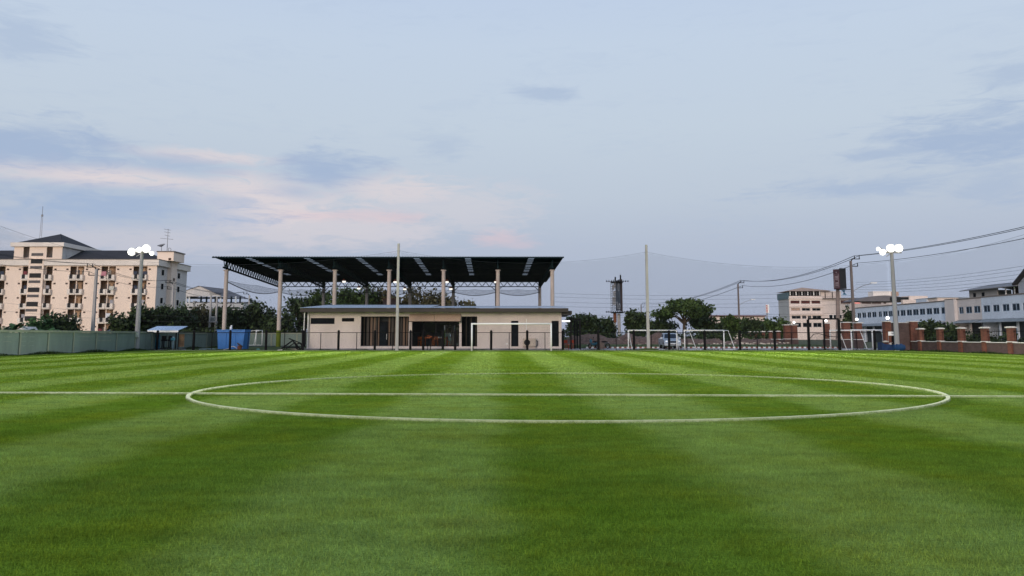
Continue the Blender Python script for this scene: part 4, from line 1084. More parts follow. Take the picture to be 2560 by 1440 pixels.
# container
Yc = 84.0
a0, a1 = px_(541, Yc), px_(612, Yc); hh = Zp(824, Yc)
bc = thing('waste_container', 'blue steel waste container with flared sides behind the fence', 'container', ((a0 + a1) / 2, Yc, 0))
part(MB().prism([(a0 + .2, .02), (a1 - .2, .02), (a1 - .04, hh - .1), (a0 + .04, hh - .1)], Yc, Yc + 1.9), 'body', BLUE, bc)
part(MB().box(a0, a1, Yc - .08, Yc + 1.98, hh - .1, hh), 'rim', BLUE, bc)
part(MB().box(a0 - .02, a1 + .02, Yc - .1, Yc - .081, hh - .34, hh - .26), 'rib', BLUE, bc)
for k in (0.33, 0.66):
    xx = a0 + (a1 - a0) * k; part(MB().box(xx - .05, xx + .05, Yc - .06, Yc - .003, .1, hh - .36), 'stiffener', BLUE, bc)
c = Vector((px_(568.5, Yc), Yc + .9, hh))
solo(MB().sphere(c + Vector((0, 0, .15)), .18, 10, 7, (.8, .8, 1.2)).sphere(c + Vector((.05, 0, .36)), .1, 8, 6), 'white_sack', WHITE, 'small white sack on the rim of the blue container', 'sack', c, smooth=True)
c = Vector((px_(600, 80.5), 80.5, 0)); t = thing('drum', 'rusty brown drum with a tilted lid beside the blue container', 'drum', c)
part(MB().cyl(c, c + Vector((0, 0, .42)), .2, .24, 12), 'drum', mat('rust', (0.20, 0.075, 0.04), 0.9, 0.3, 4), t)
part(MB().cyl(c + Vector((0, 0, .45)), c + Vector((.03, .02, .5)), .34, n=14), 'lid', mat('lid_dark', (0.09, 0.06, 0.045)), t)
hp = [(px_(560, 80), 80, .05), (px_(570, 80), 80, .1), (px_(578, 80), 80, .3), (px_(584, 80), 80, .36), (px_(590, 80), 80, .25), (px_(594, 80), 80, .06)]
solo(MB().tube(hp, .035, 6), 'hose', mat('hose_white', (0.5, 0.5, 0.52)), 'pale hose arching over the grass beside the blue container', 'hose')
hp = [(px_(500, 80), 80, .05), (px_(512, 80), 79.8, .07), (px_(527, 80), 80.2, .06), (px_(540, 80), 80, .05)]
solo(MB().tube(hp, .06, 6), 'hose', mat('pipe_blue', (0.3, 0.42, 0.5)), 'pale blue pipe lying on the grass left of the blue container', 'hose')
c = Vector((px_(646, 80.2), 80.2, 0)); solo(MB().box(c.x - .18, c.x + .16, c.y - .1, c.y + .1, 0, .09).box(c.x - .1, c.x + .1, c.y - .08, c.y + .08, .092, .13), 'tray', mat('tray_teal', (0.12, 0.35, 0.36)), 'small teal tray on the grass before the training goal', 'tray', c)
c = Vector((px_(701, 77), 77, 0)); solo(MB().sphere(c, .22, 9, 6, (1.3, .8, .5), half=True).sphere(c + Vector((.16, 0, .05)), .1, 8, 5), 'stone', mat('stone_pale', (0.4, 0.37, 0.3)), 'pale stone at the pitch edge left of the clubhouse', 'stone', c)
t = thing('folded_frame', 'dark folded tubular frame lying beside the clubhouse corner', 'frame', (px_(735, 80), 80, 0))
def q3(px, py, Y=80.0): return W(px, py, Y)
part(MB().tube([q3(703, 872), q3(732, 851), q3(745, 871)], .07, 6).tube([q3(715, 872), q3(738, 856), q3(752, 876)], .05, 6), 'side_tube', BLACK, t)
part(MB().tube([q3(722, 846), q3(752, 858), q3(757, 866)], .05, 6).tube([q3(708, 869), q3(750, 869)], .05, 6), 'cross_tube', BLACK, t)
part(MB().torus(q3(747, 866), (0, 1, 0), .3, .05, 16, 6), 'wheel', BLACK, t)
c = Vector((px_(738, 80.6), 80.6, 0)); solo(MB().box(c.x - .4, c.x + .5, c.y - .2, c.y + .2, 0, .12), 'paving_slab', mat('slab_pale', (0.38, 0.33, 0.28)), 'pale paving slab under the dark folded frame', 'slab', c)
# tripod at the left edge of the frame
tp = thing('camera_tripod', 'black tripod standing at the left edge beside the green wall', 'tripod', (-30.2, 46.8, 0))
apex = Vector((-30.35, 46.8, 1.35))
for dx, dy in ((.42, -.2), (-.35, -.3), (-.05, .5)): part(MB().cyl(apex, (apex.x + dx, apex.y + dy, 0), .028, .02, 6), 'leg', BLACK, tp)
part(MB().box(apex.x - .09, apex.x + .2, apex.y - .1, apex.y + .1, 1.33, 1.46), 'head', BLACK, tp)

# ------------------------------------------------------------------ right corner: blue roller, bundle, banner, bag
Yr = 76.9
def rx(px, py=865): return W(px, py, Yr).x
t = thing('field_roller', 'dark blue roller cart at the foot of the right floodlight', 'roller', (rx(2225), Yr, 0))
part(MB().prism([(rx(2200), .05), (rx(2228), .05), (rx(2228), .55), (rx(2206), .62), (rx(2200), .78)], Yr - .5, Yr + .5), 'cart_body', NAVY, t)
dm = MB()
ya, yb = rx(2224), rx(2251)
for k in range(5):
    xa = ya + (yb - ya) * k / 5; xb = ya + (yb - ya) * (k + 1) / 5; r = .31 + (.03 if k % 2 else 0) - (.06 if k in (0, 4) else 0); dm.cyl((xa, Yr - .75, .31), (xb, Yr - .75, .31), r, r, 14)
part(dm, 'drum', mat('roller_blue', (0.02, 0.06, 0.15), 0.4, 0.25, 3), t, False)
part(MB().box(rx(2232), rx(2242), Yr - .1, Yr + .1, .6, 1.35).box(rx(2226), rx(2240), Yr - .4, Yr - .05, .58, .72), 'seat', BLACK, t)
for px, py, lab, sx in ((2214, 854, 'pale grey sack lying on the left of the blue roller cart', (1.9, 1, .55)), (2229, 860, 'cream bundle lying on the right of the blue roller cart', (1.5, 1, .8))):
    c = W(px, py, Yr - .1); solo(MB().sphere(c, .17, 10, 7, sx), 'sack', mat('sack_pale', (0.5, 0.47, 0.42), .9, .25, 4), lab, 'sack', c, smooth=True)
c = W(2232, 833, 77.3)
t = thing('banner', 'small white banner with dark print hung near the right floodlight', 'banner', c)
bx0, bx1, bz0, bz1 = W(2221, 833, 77.3).x, W(2244, 833, 77.3).x, Zp(839, 77.3), Zp(829, 77.3)
part(MB().box(bx0, bx1, 77.3, 77.33, bz0, bz1), 'sheet', WHITE, t)
INK = mat('ink_grey', (0.12, 0.12, 0.16))
pr = MB()
for r_ in range(2):
    xk = bx0 + .22 + .12 * r_
    while xk < bx1 - .2 - .05 * r_:
        w_ = random.uniform(.02, .05); pr.box(xk, xk + w_, 77.293, 77.298, bz1 - .17 - r_ * .08, bz1 - .12 - r_ * .08); xk += w_ + .02
part(pr, 'print', INK, t)
[part(MB().cyl((q_, 77.35, 0), (q_, 77.35, bz1), .02, n=6), 'stake', CONC2, t) for q_ in (bx0, bx1)]
c = G(2501, 881); c.x -= .2
solo(MB().sphere(c + Vector((0, 0, .08)), .16, 10, 6, (1.1, .7, .6)).sphere(c + Vector((.12, 0, .2)), .07, 8, 6, (.7, .7, 1.6)), 'plastic_bag', WHITE, 'small white plastic bag at the foot of the right brick wall', 'bag', c, smooth=True)

# ------------------------------------------------------------------ pickup truck
def pickup(loc, rz):
    t = thing('pickup_truck', 'silver blue pickup truck parked on the road facing the pitch', 'truck', loc)
    o = Vector(loc)
    PAINTC = mat('truck_paint', (0.40, 0.47, 0.55), 0.3, 0.05, 1, metal=0.4, spec=0.5)
    def R(mb): mb.v = [(a + o.x, b + o.y, c + o.z) for a, b, c in mb.v]; return mb
    # local: front at -y; half width .9; length 5
    b = MB(); prof = [(-2.45, .42), (-2.52, .62), (-2.48, .82), (-2.35, .98), (-1.15, 1.10), (-0.95, 1.12), (2.5, 1.12), (2.55, .45)]
    secs = [(-.90, .93), (-.86, 1.0), (.86, 1.0), (.90, .93)]
    for x_, k in secs: b.v += [(x_, y_, .42 + (z_ - .42) * (1 if abs(x_) < .88 else .94)) for y_, z_ in prof]
    n = len(prof)
    for s_ in range(3):
        for i in range(n):
            j = (i + 1) % n; b.f.append((s_ * n + i, s_ * n + j, (s_ + 1) * n + j, (s_ + 1) * n + i))
    b.f.append(tuple(reversed(range(n)))); b.f.append(tuple(3 * n + i for i in range(n)))
    body = part(R(b), 'body', PAINTC, t)
    cb_ = MB(); base = [(-.86, -1.15), (.86, -1.15), (.86, 1.0), (-.86, 1.0)]; top = [(-.68, -.45), (.68, -.45), (.68, .85), (-.68, .85)]
    cb_.v = [(x_, y_, 1.1) for x_, y_ in base] + [(x_, y_, 1.66) for x_, y_ in top] + [(x_ * .9, y_ * .9 + .02, 1.72) for x_, y_ in top]
    for k in (0, 4):
        for i in range(4): cb_.f.append((k + i, k + (i + 1) % 4, k + 4 + (i + 1) % 4, k + 4 + i))
    cb_.f.append((8, 9, 10, 11)); part(R(cb_), 'cab', PAINTC, t)
    def pan(name, pts, m, par=None): return part(R(MB().poly(pts)), name, m, par or t)
    pan('windscreen', [(-.72, -1.10, 1.16), (.72, -1.10, 1.16), (.60, -.535, 1.62), (-.60, -.535, 1.62)], PANEB)
    for sx in (-1, 1):
        pan('side_window', [(sx * .845, -.85, 1.17), (sx * .845, .8, 1.17), (sx * .71, .75, 1.6), (sx * .71, -.4, 1.6)], PANEB)
        part(R(MB().sphere((sx * .66, -2.43, .80), .15, 10, 6, (1.15, .55, .7))), 'headlight', emit('headlamp_lens', (0.8, 0.85, 0.9), 0.35), t, True)
        part(R(MB().box(sx * 1.0 - .11, sx * 1.0 + .11, -.95, -.82, 1.08, 1.27)), 'mirror', mat('mirror_white', (0.6, 0.63, 0.66)), t)
        part(R(MB().cyl((sx * .62, -2.54, .52), (sx * .62, -2.57, .52), .07, n=10)), 'fog_lamp', WHITE, t)
        for yw in (-1.55, 1.55):
            w_ = part(R(MB().cyl((sx * .68, yw, .36), (sx * .91, yw, .36), .36, n=18)), 'wheel', BLACK, t)
            part(R(MB().cyl((sx * .905, yw, .36), (sx * .925, yw, .36), .2, n=12)), 'rim', mat('rim_alu', (0.4, 0.4, 0.4)), w_)
    part(R(MB().box(-.46, .46, -2.56, -2.50, .68, .84)), 'grille', BLACK, t)
    bm = part(R(MB().box(-.88, .88, -2.60, -2.44, .36, .60)), 'bumper', mat('bumper_pale', (0.55, 0.58, 0.6)), t)
    part(R(MB().box(-.40, .40, -2.612, -2.602, .40, .50)), 'air_intake', BLACK, bm)
    part(R(MB().box(-.24, .24, -2.625, -2.613, .505, .585)), 'number_plate', WHITE, bm)
    t.rotation_euler.z = rz
    t.scale = (0.98, 0.98, 0.98)
pickup((W(1668, 860, 90).x, 88.7, 0), math.radians(-3))

# ------------------------------------------------------------------ motorcycles
def motorbike(label, loc, rz, m):
    t = thing('motorcycle', label, 'motorcycle', loc, 'motorcycles parked on the road'); o = Vector(loc)
    def V3(x, y, z): return Vector((o.x + x, o.y + y, o.z + z))
    for xw in (-.62, .62):
        w_ = part(MB().torus(V3(xw, 0, .29), (0, 1, 0), .24, .055, 18, 6), 'wheel', BLACK, t)
        part(MB().cyl(V3(xw, -.03, .29), V3(xw, .03, .29), .1, n=10), 'hub', GRILLG, w_)
    part(MB().beam(V3(-.62, .09, .29), V3(-.42, .07, .98), .045).beam(V3(-.62, -.09, .29), V3(-.42, -.07, .98), .045), 'fork', GRILLG, t)
    part(MB().tube([V3(-.40, -.34, 1.03), V3(-.42, 0, 1.0), V3(-.40, .34, 1.03)], .022, 6), 'handlebar', BLACK, t)
    part(MB().sphere(V3(-.44, 0, .80), .2, 10, 7, (.7, .9, 1.25)), 'front_fairing', m, t, True)
    part(MB().beam(V3(-.40, 0, .55), V3(.1, 0, .42), .2, .16).beam(V3(.0, 0, .5), V3(.62, 0, .62), .2, .2), 'frame_body', m, t)
    part(MB().sphere(V3(.25, 0, .74), .3, 10, 6, (1.35, .42, .3)), 'seat', BLACK, t, True)
    part(MB().beam(V3(.55, 0, .68), V3(.85, 0, .60), .18, .06), 'rear_mudguard', m, t)
    part(MB().cyl(V3(.05, .12, .3), V3(.8, .16, .36), .05, n=8), 'exhaust', GRILLG, t)
    part(MB().cyl(V3(-.40, -.3, 1.03), V3(-.38, -.36, 1.2), .012, n=4).sphere(V3(-.38, -.36, 1.22), .06, 8, 5), 'mirror', BLACK, t)
    t.rotation_euler.z = rz
motorbike('teal motorcycle parked on the road left of a fence post', (W(1484, 865, 88).x, 88, 0), 0.75, mat('teal_paint', (0.02, 0.10, 0.15), 0.35, .15, 3))
motorbike('dark grey motorcycle parked beside the teal one', (W(1506, 865, 89).x, 89, 0), -0.5, mat('grey_paint', (0.06, 0.065, 0.07), 0.35, .15, 3))
c = Vector((W(1505, 865, 87.2).x, 87.2, 0)); solo(MB().cyl(c, c + Vector((0, 0, .62)), .26, .33, 12).torus(c + Vector((0, 0, .62)), (0, 0, 1), .33, .03, 14, 5), 'bin', mat('bin_brown', (0.13, 0.10, 0.085)), 'brown plastic bin in front of the dark grey motorcycle', 'bin', c)

# ------------------------------------------------------------------ apartment block on the left
AY = 150.0
def ax(px, py=700): return W(px, py, AY).x
def azz(py): return Zp(py, AY)
AXR = ax(391.5, 690); AXL = ax(-70)
ADEP = 14.0
apt = thing('apartment_block', 'five storey peach apartment block with dark hipped roofs and balconies', 'building', (ax(160), AY, 0))
FH = azz(666) - azz(701.6)
cols = [(-4, 12), (55, 73), (114, 130), (174, 190.5), (192.5, 209), (252, 269), (271, 288), (332, 348.5), (350.5, 367)]
rows = [azz(666) - FH * k for k in range(5)]      # ceiling heights
holes = []
for k, zc in enumerate(rows):
    for a, b in cols: holes.append((ax(a), ax(b), zc - FH + 0.14, zc))
ZW = azz(664)
part(MB().wall(AXL, AXR, 0, ZW, AY, AY + 0.2, holes), 'front_wall', APTP, apt)
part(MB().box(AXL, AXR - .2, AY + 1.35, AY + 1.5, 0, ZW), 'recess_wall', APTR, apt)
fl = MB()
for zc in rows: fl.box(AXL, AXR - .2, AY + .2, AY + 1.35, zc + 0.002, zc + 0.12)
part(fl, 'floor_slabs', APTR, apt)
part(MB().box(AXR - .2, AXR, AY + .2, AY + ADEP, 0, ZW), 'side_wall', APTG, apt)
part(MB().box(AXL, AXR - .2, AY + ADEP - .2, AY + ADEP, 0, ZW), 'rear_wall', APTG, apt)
zpar = azz(649.5)
part(MB().box(AXL, AXR + .5, AY - .5, AY + .3, ZW, zpar), 'parapet', APTW, apt); part(MB().box(AXR - .3, AXR + .5, AY + .3, AY + ADEP + .5, ZW, zpar), 'parapet', APTW, apt); part(MB().box(AXL, AXR - .3, AY + .3, AY + ADEP, ZW, ZW + .2), 'parapet', APTW, apt)
part(MB().box(AXL, AXR + .6, AY - .6, AY + .4, zpar, zpar + .1).box(AXR - .4, AXR + .6, AY + .4, AY + ADEP + .6, zpar, zpar + .1), 'parapet_cap', mat('cap_dark', (0.2, 0.17, 0.15)), apt)
wB = ax(130) - ax(114)
parm = MB().box(-wB / 2 - .06, wB / 2 + .06, -.55, -.42, .12, 1.05).box(-wB / 2 - .06, wB / 2 + .06, -.42, .02, -.02, .12).box(-wB / 2 - .06, -wB / 2 + .06, -.42, -.003, .12, 1.05).box(wB / 2 - .06, wB / 2 + .06, -.42, -.003, .12, 1.05).mesh('balcony_parapet', APTW)
grm = MB().box(-.42, .16, -.575, -.553, .3, 1.12)
grm = grm.mesh('balcony_grille', GRILLE)
dra = [MB().box(-.3, .45, 1.27, 1.345, .12, 2.1).mesh('balcony_door', m_) for m_ in (DOORB, mat('door_tan', (0.30, 0.17, 0.09), .8, .2, 2), mat('door_grey', (0.16, 0.15, 0.15), .8, .2, 2), mat('door_curtain', (0.42, 0.38, 0.34), .9, .2, 3))]
drm = MB().box(-.3, .45, 1.27, 1.345, .12, 2.1).mesh('balcony_door', DOORB)
wsh = [MB().box(-.28, .22, -.2, -.17, .75 + .1 * (i % 2), 1.75).box(.25, .4, -.2, -.17, 1.0, 1.7).mesh('washing', mat('washing_%d' % i, c_, .9, .3, 3)) for i, c_ in enumerate(((.05, .06, .09), (.35, .34, .36), (.22, .06, .07), (.10, .13, .20)))]
vtm = MB().box(-.2, .2, -.03, -.003, -.14, .14).mesh('vent', DOORB)
for k, zc in enumerate(rows):
    for i, (a, b) in enumerate(cols):
        xc = (ax(a) + ax(b)) / 2; zf_ = zc - FH + .02
        q = piece(parm, 'balcony_parapet', apt, (xc, AY, zf_)); piece(grm, 'balcony_grille', q, (xc + random.choice((0, .0, .28)), AY, zf_)); piece(random.choice(dra), 'balcony_door', apt, (xc + random.uniform(-.15, .15), AY, zf_))
        if random.random() < .35: piece(wsh[random.randrange(4)], 'washing', q, (xc + random.uniform(-.25, .25), AY, zf_))
    for px in (18, 48, 137, 167, 216, 245, 294, 325, 373): piece(vtm, 'vent', apt, (ax(px), AY, zc - .55))
# stair core grilles
for k in range(9):
    dk = k % 2 == 0; p_ = 648 + k * 17.8
    z1_, z0_ = azz(p_), azz(p_ + (11.5 if dk else 6.5))
    q = part(MB().box(ax(78.5 - k * .6), ax(107 - k * .6), AY - .62 + .02 * dk, AY - .55, z0_, z1_), 'stair_grille', GRILLE if dk else GRILLG, apt)
part(MB().box(ax(73), ax(111), AY - .55, AY - .003, 0, azz(648)), 'stair_shaft', APTP, apt)
# side wall windows and strip
for kz in range(4):
    for pxw, zo, wd in ((405.5, 674, 1.0), (438, 672, .9), (446, 683, 1.0)):
        yc_ = YX(pxw, AXR, 700); zt = Zp(zo, YX(pxw, AXR, zo)) - FH * kz
        w_ = part(MB().box(AXR + .002, AXR + .06, yc_ - wd / 2 - .08, yc_ + wd / 2 + .08, zt - 1.15, zt + .08), 'side_window', APTW, apt)
        part(MB().box(AXR + .062, AXR + .08, yc_ - wd / 2, yc_ + wd / 2, zt - 1.07, zt), 'pane', PANED, w_)
ys0, ys1 = YX(419, AXR, 680), YX(433, AXR, 680)
part(MB().box(AXR + .002, AXR + .75, ys0, ys1, 0, ZW + 1.4), 'side_shaft', APTP, apt)
for kz in range(4):
    zt = azz(690) - FH * kz * .98; part(MB().box(AXR + .752, AXR + .78, (ys0 + ys1) / 2 - .4, (ys0 + ys1) / 2 + .4, zt - .5, zt), 'vent_block', DOORB, apt)
# roofs
def hip(x0, x1, y0, y1, z0, z1, inset, ri=None):
    ym = (y0 + y1) / 2
    return MB().poly([(x0, y0, z0), (x1, y0, z0), (x1 - inset, ym, z1), (x0 + (ri if ri is not None else inset), ym, z1)]).poly([(x1, y0, z0), (x1, y1, z0), (x1 - inset, ym, z1)]).poly([(x1, y1, z0), (x0, y1, z0), (x0 + (ri if ri is not None else inset), ym, z1), (x1 - inset, ym, z1)]).poly([(x0, y1, z0), (x0, y0, z0), (x0 + (ri if ri is not None else inset), ym, z1)])
part(hip(AXL - 5, AXR - .6, AY + .6, AY + ADEP - .4, zpar - .05, Zp(626, AY + 7), 5.5), 'main_roof', SLATE, apt)
# tower
tx0, tx1 = ax(37, 630), ax(157, 630); tz0, tz1, tz2 = zpar + .1, azz(617), azz(607)
th_ = [(ax(60, 630), ax(75, 630), tz0 + .3, tz1 - .05), (ax(118, 630), ax(133, 630), tz0 + .3, tz1 - .05)]
part(MB().wall(tx0, tx1, tz0 - .1, tz1, AY - .2, AY, th_).box(tx0, tx1, AY + 1.3, AY + 1.4, tz0 - .1, tz1), 'tower_wall', APTP, apt)
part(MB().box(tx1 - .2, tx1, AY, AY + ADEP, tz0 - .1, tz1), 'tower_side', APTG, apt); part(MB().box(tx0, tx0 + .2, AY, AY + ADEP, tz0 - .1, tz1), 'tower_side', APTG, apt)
part(MB().box(tx0 - .5, tx1 + .5, AY - .7, AY + ADEP + .5, tz1, tz2), 'tower_cornice', APTW, apt)
part(hip(tx0 + .2, tx1 - .2, AY - .2, AY + ADEP, tz2, Zp(585, AY + 7), 4.4), 'tower_roof', SLATE, apt)
part(MB().box(ax(81, 630), ax(110, 630), AY - .25, AY - .203, azz(640), azz(633)), 'stair_grille', GRILLG, apt)
for a, b, c_, d_ in th_: piece(drm, 'balcony_door', apt, ((a + b) / 2, AY, tz0 + .15))
# lift house at the right end
lx0, lx1 = W(393, 645, AY + 3).x, W(434, 645, AY + 3).x
part(MB().box(lx0, lx1, AY + 3, AY + 8, zpar + .1, Zp(630, AY + 3)), 'lift_house', APTP, apt)
part(MB().box(lx0 - .15, lx1 + .15, AY + 2.85, AY + 8.15, Zp(630, AY + 3), Zp(630, AY + 3) + .2), 'lift_house_cap', mat('cap_dark', (0.2, 0.17, 0.15)), apt)
part(MB().box((lx0 + lx1) / 2 + .6, (lx0 + lx1) / 2 + 1.1, AY + 2.96, AY + 2.997, Zp(651, AY + 3), Zp(645, AY + 3)), 'vent_block', DOORB, apt)
# antennas
ALU = mat('antenna_alu', (0.22, 0.22, 0.23), 0.5, 0.1, 2)
bz_ = Zp(630, AY + 3) + .2
c = W(419, 600, AY + 5)
an = thing('tv_antenna', 'tall television aerial with cross bars on the apartment lift house', 'antenna', (c.x, c.y, bz_))
part(MB().cyl((c.x, c.y, bz_), (c.x, c.y, Zp(572, AY + 5)), .07, .04, 6), 'mast', ALU, an)
for py, a_, b_ in ((574, -9, 5), (581, -8, 5), (589, -6, 4), (597, -17, 12)): part(MB().cyl((c.x + a_ * .078, c.y - .3, Zp(py - 1, AY + 5)), (c.x + b_ * .078, c.y + .3, Zp(py + 1, AY + 5)), .035, n=5), 'cross_bar', ALU, an)
c = W(404, 616, AY + 4); ds = thing('satellite_dish', 'wide tilted satellite dish on the apartment lift house', 'satellite dish', (c.x, c.y, bz_))
part(MB().cyl((c.x, c.y, bz_), (c.x, c.y, c.z), .06, n=6), 'stem', ALU, ds); part(MB().cyl(c, c + Vector((-.05, -.1, .28)), .25, .72, 16, False).torus(c + Vector((-.05, -.1, .28)), (-.05, -.1, .28), .72, .04, 16, 4), 'dish', ALU, ds)
c = W(424, 624, AY + 4.5); ds = thing('satellite_dish', 'small round satellite dish beside the television aerial', 'satellite dish', (c.x, c.y, bz_))
part(MB().torus(c, (.3, 1, .2), .33, .05, 14, 5).cyl((c.x, c.y, bz_), (c.x, c.y, c.z - .3), .05, n=5), 'dish', ALU, ds)
c = W(101, 600, AY + 8); ms = thing('radio_mast', 'thin lattice radio mast on the apartment tower roof', 'mast', (c.x, c.y, Zp(590, AY + 8)))
m0, m1, m2 = Zp(590, AY + 8), Zp(540, AY + 8), Zp(516, AY + 8)
lt = MB()
for dx in (-.2, .2): lt.cyl((c.x + dx, c.y, m0 - 1), (c.x + dx * .6, c.y, m1), .03, n=4)
for k in range(10): lt.cyl((c.x - .2, c.y, m0 + (m1 - m0) * k / 10), (c.x + .2, c.y, m0 + (m1 - m0) * (k + 1) / 10), .02, n=4)
part(lt, 'lattice', ALU, ms); part(MB().cyl((c.x, c.y, m1), (c.x, c.y, m2), .045, n=5).box(c.x - .15, c.x + .15, c.y - .1, c.y + .1, m1 - .1, m1 + .3), 'whip', ALU, ms)
for px, py, cc, lab in ((260, 683, (0.55, 0.25, 0.28), 'pink cloth hung over a top balcony of the apartment block'), (270, 788, (0.7, 0.7, 0.72), 'white bundle of washing on a lower apartment balcony'), (279, 720, (0.6, 0.58, 0.5), 'pale towel hung on a middle apartment balcony')):
    c = W(px, py, AY - .7); w_ = .45; rr = random.Random(px)
    mb = MB(); n = 7
    for i in range(n):
        x = c.x - w_ + 2 * w_ * i / (n - 1); mb.v += [(x, c.y - .05 * (i % 2), c.z + .35), (x + rr.uniform(-.05, .05), c.y - .08 - .07 * (i % 2), c.z - .35 - rr.uniform(0, .2))]
    for i in range(n - 1): mb.f.append((2 * i, 2 * i + 2, 2 * i + 3, 2 * i + 1))
    solo(mb, 'laundry', mat('cloth_%d' % px, cc, .9, .1, 3), lab, 'laundry', c)
# second white building behind
Y2 = 205.0
def b2(px, py=760): return W(px, py, Y2).x
wb = thing('white_hall', 'white two storey hall with grey pitched roof beyond the apartment block', 'building', (b2(530), Y2, 0))
l0, l1 = b2(420), b2(545)
part(MB().box(l0, l1, Y2, Y2 + 20, 0, Zp(757, Y2)), 'lower_wall', mat('hall_white', (0.86, 0.79, 0.73), .9, .08, .2), wb)
Y2b = Y2 * 1.065
HALLW = mat('hall_white', (0.70, 0.64, 0.58))
part(MB().prism([(b2(420), Zp(741, Y2)), (b2(556), Zp(741, Y2)), (b2(497), Zp(715.5, Y2))], Y2, Y2 + .2), 'gable', HALLW, wb)
fa, fb_, fc_, fd = W(497, 714.5, Y2 - .3), W(562, 722, Y2b), W(622, 747, Y2b), W(558, 742, Y2 - .3)
RG = mat('roof_grey', (0.17, 0.16, 0.17), .8, .15, .5)
part(MB().poly([fa, fd, fc_, fb_]).poly([fa, fb_, W(480, 747, Y2b), W(415, 743, Y2 - .3)]), 'roof', RG, wb)
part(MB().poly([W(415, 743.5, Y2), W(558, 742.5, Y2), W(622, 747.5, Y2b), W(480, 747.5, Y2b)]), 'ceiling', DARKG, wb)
part(MB().box(l0, b2(608), Y2 + 1, Y2 + 18, Zp(757, Y2), Zp(756, Y2)), 'terrace', mat('hall_white', (0.70, 0.64, 0.58)), wb); part(MB().box(b2(545), b2(608), Y2, Y2 + 18, Zp(775, Y2), Zp(759, Y2)), 'terrace', mat('hall_white', (0.70, 0.64, 0.58)), wb)
for px in (462, 470, 499, 513, 535, 548, 575, 586, 597): part(MB().box(b2(px), b2(px) + .35, Y2 + .2, Y2 + .5, Zp(757, Y2), Zp(741, Y2)), 'terrace_post', STEEL if px % 2 else WHITE, wb)
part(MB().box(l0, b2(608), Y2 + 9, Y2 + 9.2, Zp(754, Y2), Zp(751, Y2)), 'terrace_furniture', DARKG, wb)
part(MB().box(b2(545), b2(600), Y2 - .05, Y2 - .003, Zp(772, Y2), Zp(768, Y2)), 'shop_window', DARKG, wb)
c = W(975, 753, 142); bb = thing('brick_hut', 'small brown brick hut seen through the court', 'hut', (c.x, 142, 0))
part(MB().box(W(957, 753, 142).x, W(992, 753, 142).x, 142, 146, 0, Zp(748, 142)), 'wall', BRICKD, bb); part(MB().box(W(956, 753, 142).x, W(993, 753, 142).x, 141.8, 146.2, Zp(748, 142), Zp(746.5, 142)), 'roof', BRICK, bb)

# ------------------------------------------------------------------ office block and halls on the right, far away
OY = 300.0
def ox(px, py=780): return W(px, py, OY).x
def oz(py): return Zp(py, OY)
of = thing('office_block', 'beige five storey office block with hipped tan roof', 'building', (ox(2013), OY, 0))
OX0, OX1 = ox(1974), ox(2057); ysd = YX(1946, OX0, 760)
wins = []
for (py0, py1), xs_ in (((751.5, 759), ((1977.5, 2000), (2004, 2026), (2030, 2052))), ((770, 777), ((1978, 2001), (2005, 2026), (2031, 2052))), ((789, 797), ((1979, 2001.5), (2005, 2015.5), (2019, 2027.5), (2031, 2053))), ((807, 818), ((1980, 2002), (2006, 2028), (2032, 2053)))):
    for a, b in xs_: wins.append((ox(a), ox(b), oz(py1), oz(py0)))
part(MB().wall(OX0, OX1, 0, oz(740), OY, OY + .4, wins), 'front_wall', BEIGE, of)
part(MB().box(OX0, OX0 + .4, OY + .4, ysd, 0, oz(740)).box(OX0 + .4, OX1, ysd - .4, ysd, 0, oz(740)), 'side_wall', mat('office_grey', (0.40, 0.41, 0.41), .9, .1, .2, streak=True), of)
MAROON = mat('window_maroon', (0.10, 0.03, 0.025), .4, .3, .5)
for i, h in enumerate(wins):
    m_ = MAROON if i < 3 else (BEIGR if i == 3 else PANED)
    w_ = part(MB().wall(h[0], h[1], h[2], h[3], OY + .22, OY + .3, [(h[0] + .12, (h[0] + h[1]) / 2 - .06, h[2] + .12, h[3] - .12), ((h[0] + h[1]) / 2 + .06, h[1] - .12, h[2] + .12, h[3] - .12)]), 'window', GRILLE if i < 3 else mat('frame_grey', (0.3, 0.3, 0.3)), of)
    part(MB().box(h[0] + .06, h[1] - .06, OY + .31, OY + .33, h[2] + .06, h[3] - .06), 'pane', m_, w_)
for py in (747, 767.5, 787): part(MB().box(OX0 - .3, OX1, OY - .5, OY - .003, oz(py), oz(py - 2)), 'ledge', BEIGE, of)
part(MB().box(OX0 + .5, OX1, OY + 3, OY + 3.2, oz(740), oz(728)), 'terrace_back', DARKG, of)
for i in range(11):
    xx = ox(1977 + i * 7.4); part(MB().box(xx, xx + .3, OY + .2, OY + .5, oz(740) if i % 2 else oz(738), oz(728.5)), 'terrace_post', GRILLG if i % 2 else WHITE, of)
part(MB().box(OX0 - .4, OX0, OY, ysd, oz(747), oz(731)), 'side_screen', mat('screen_teal', (0.08, 0.14, 0.16), .5, .2, .6), of)
ap = (ox(2022), (OY + ysd) / 2, oz(716.5))
part(MB().poly([(OX0 - .8, OY - .8, oz(728)), (ox(2080), OY - .8, oz(727)), ap]).poly([(ox(2080), OY - .8, oz(727)), (ox(2080), ysd + .8, oz(727)), ap]).poly([(ox(2080), ysd + .8, oz(727)), (OX0 - .8, ysd + .8, oz(728)), ap]).poly([(OX0 - .8, ysd + .8, oz(728)), (OX0 - .8, OY - .8, oz(728)), ap]), 'roof', BEIGR, of)
wg = thing('office_wing', 'long beige wing with maroon windows joined to the office block', 'building', (ox(2140), OY + 2, 0))
part(MB().box(OX1 + .003, ox(2235), OY + 1, OY + 12, 0, oz(746)), 'wall', BEIGE, wg)
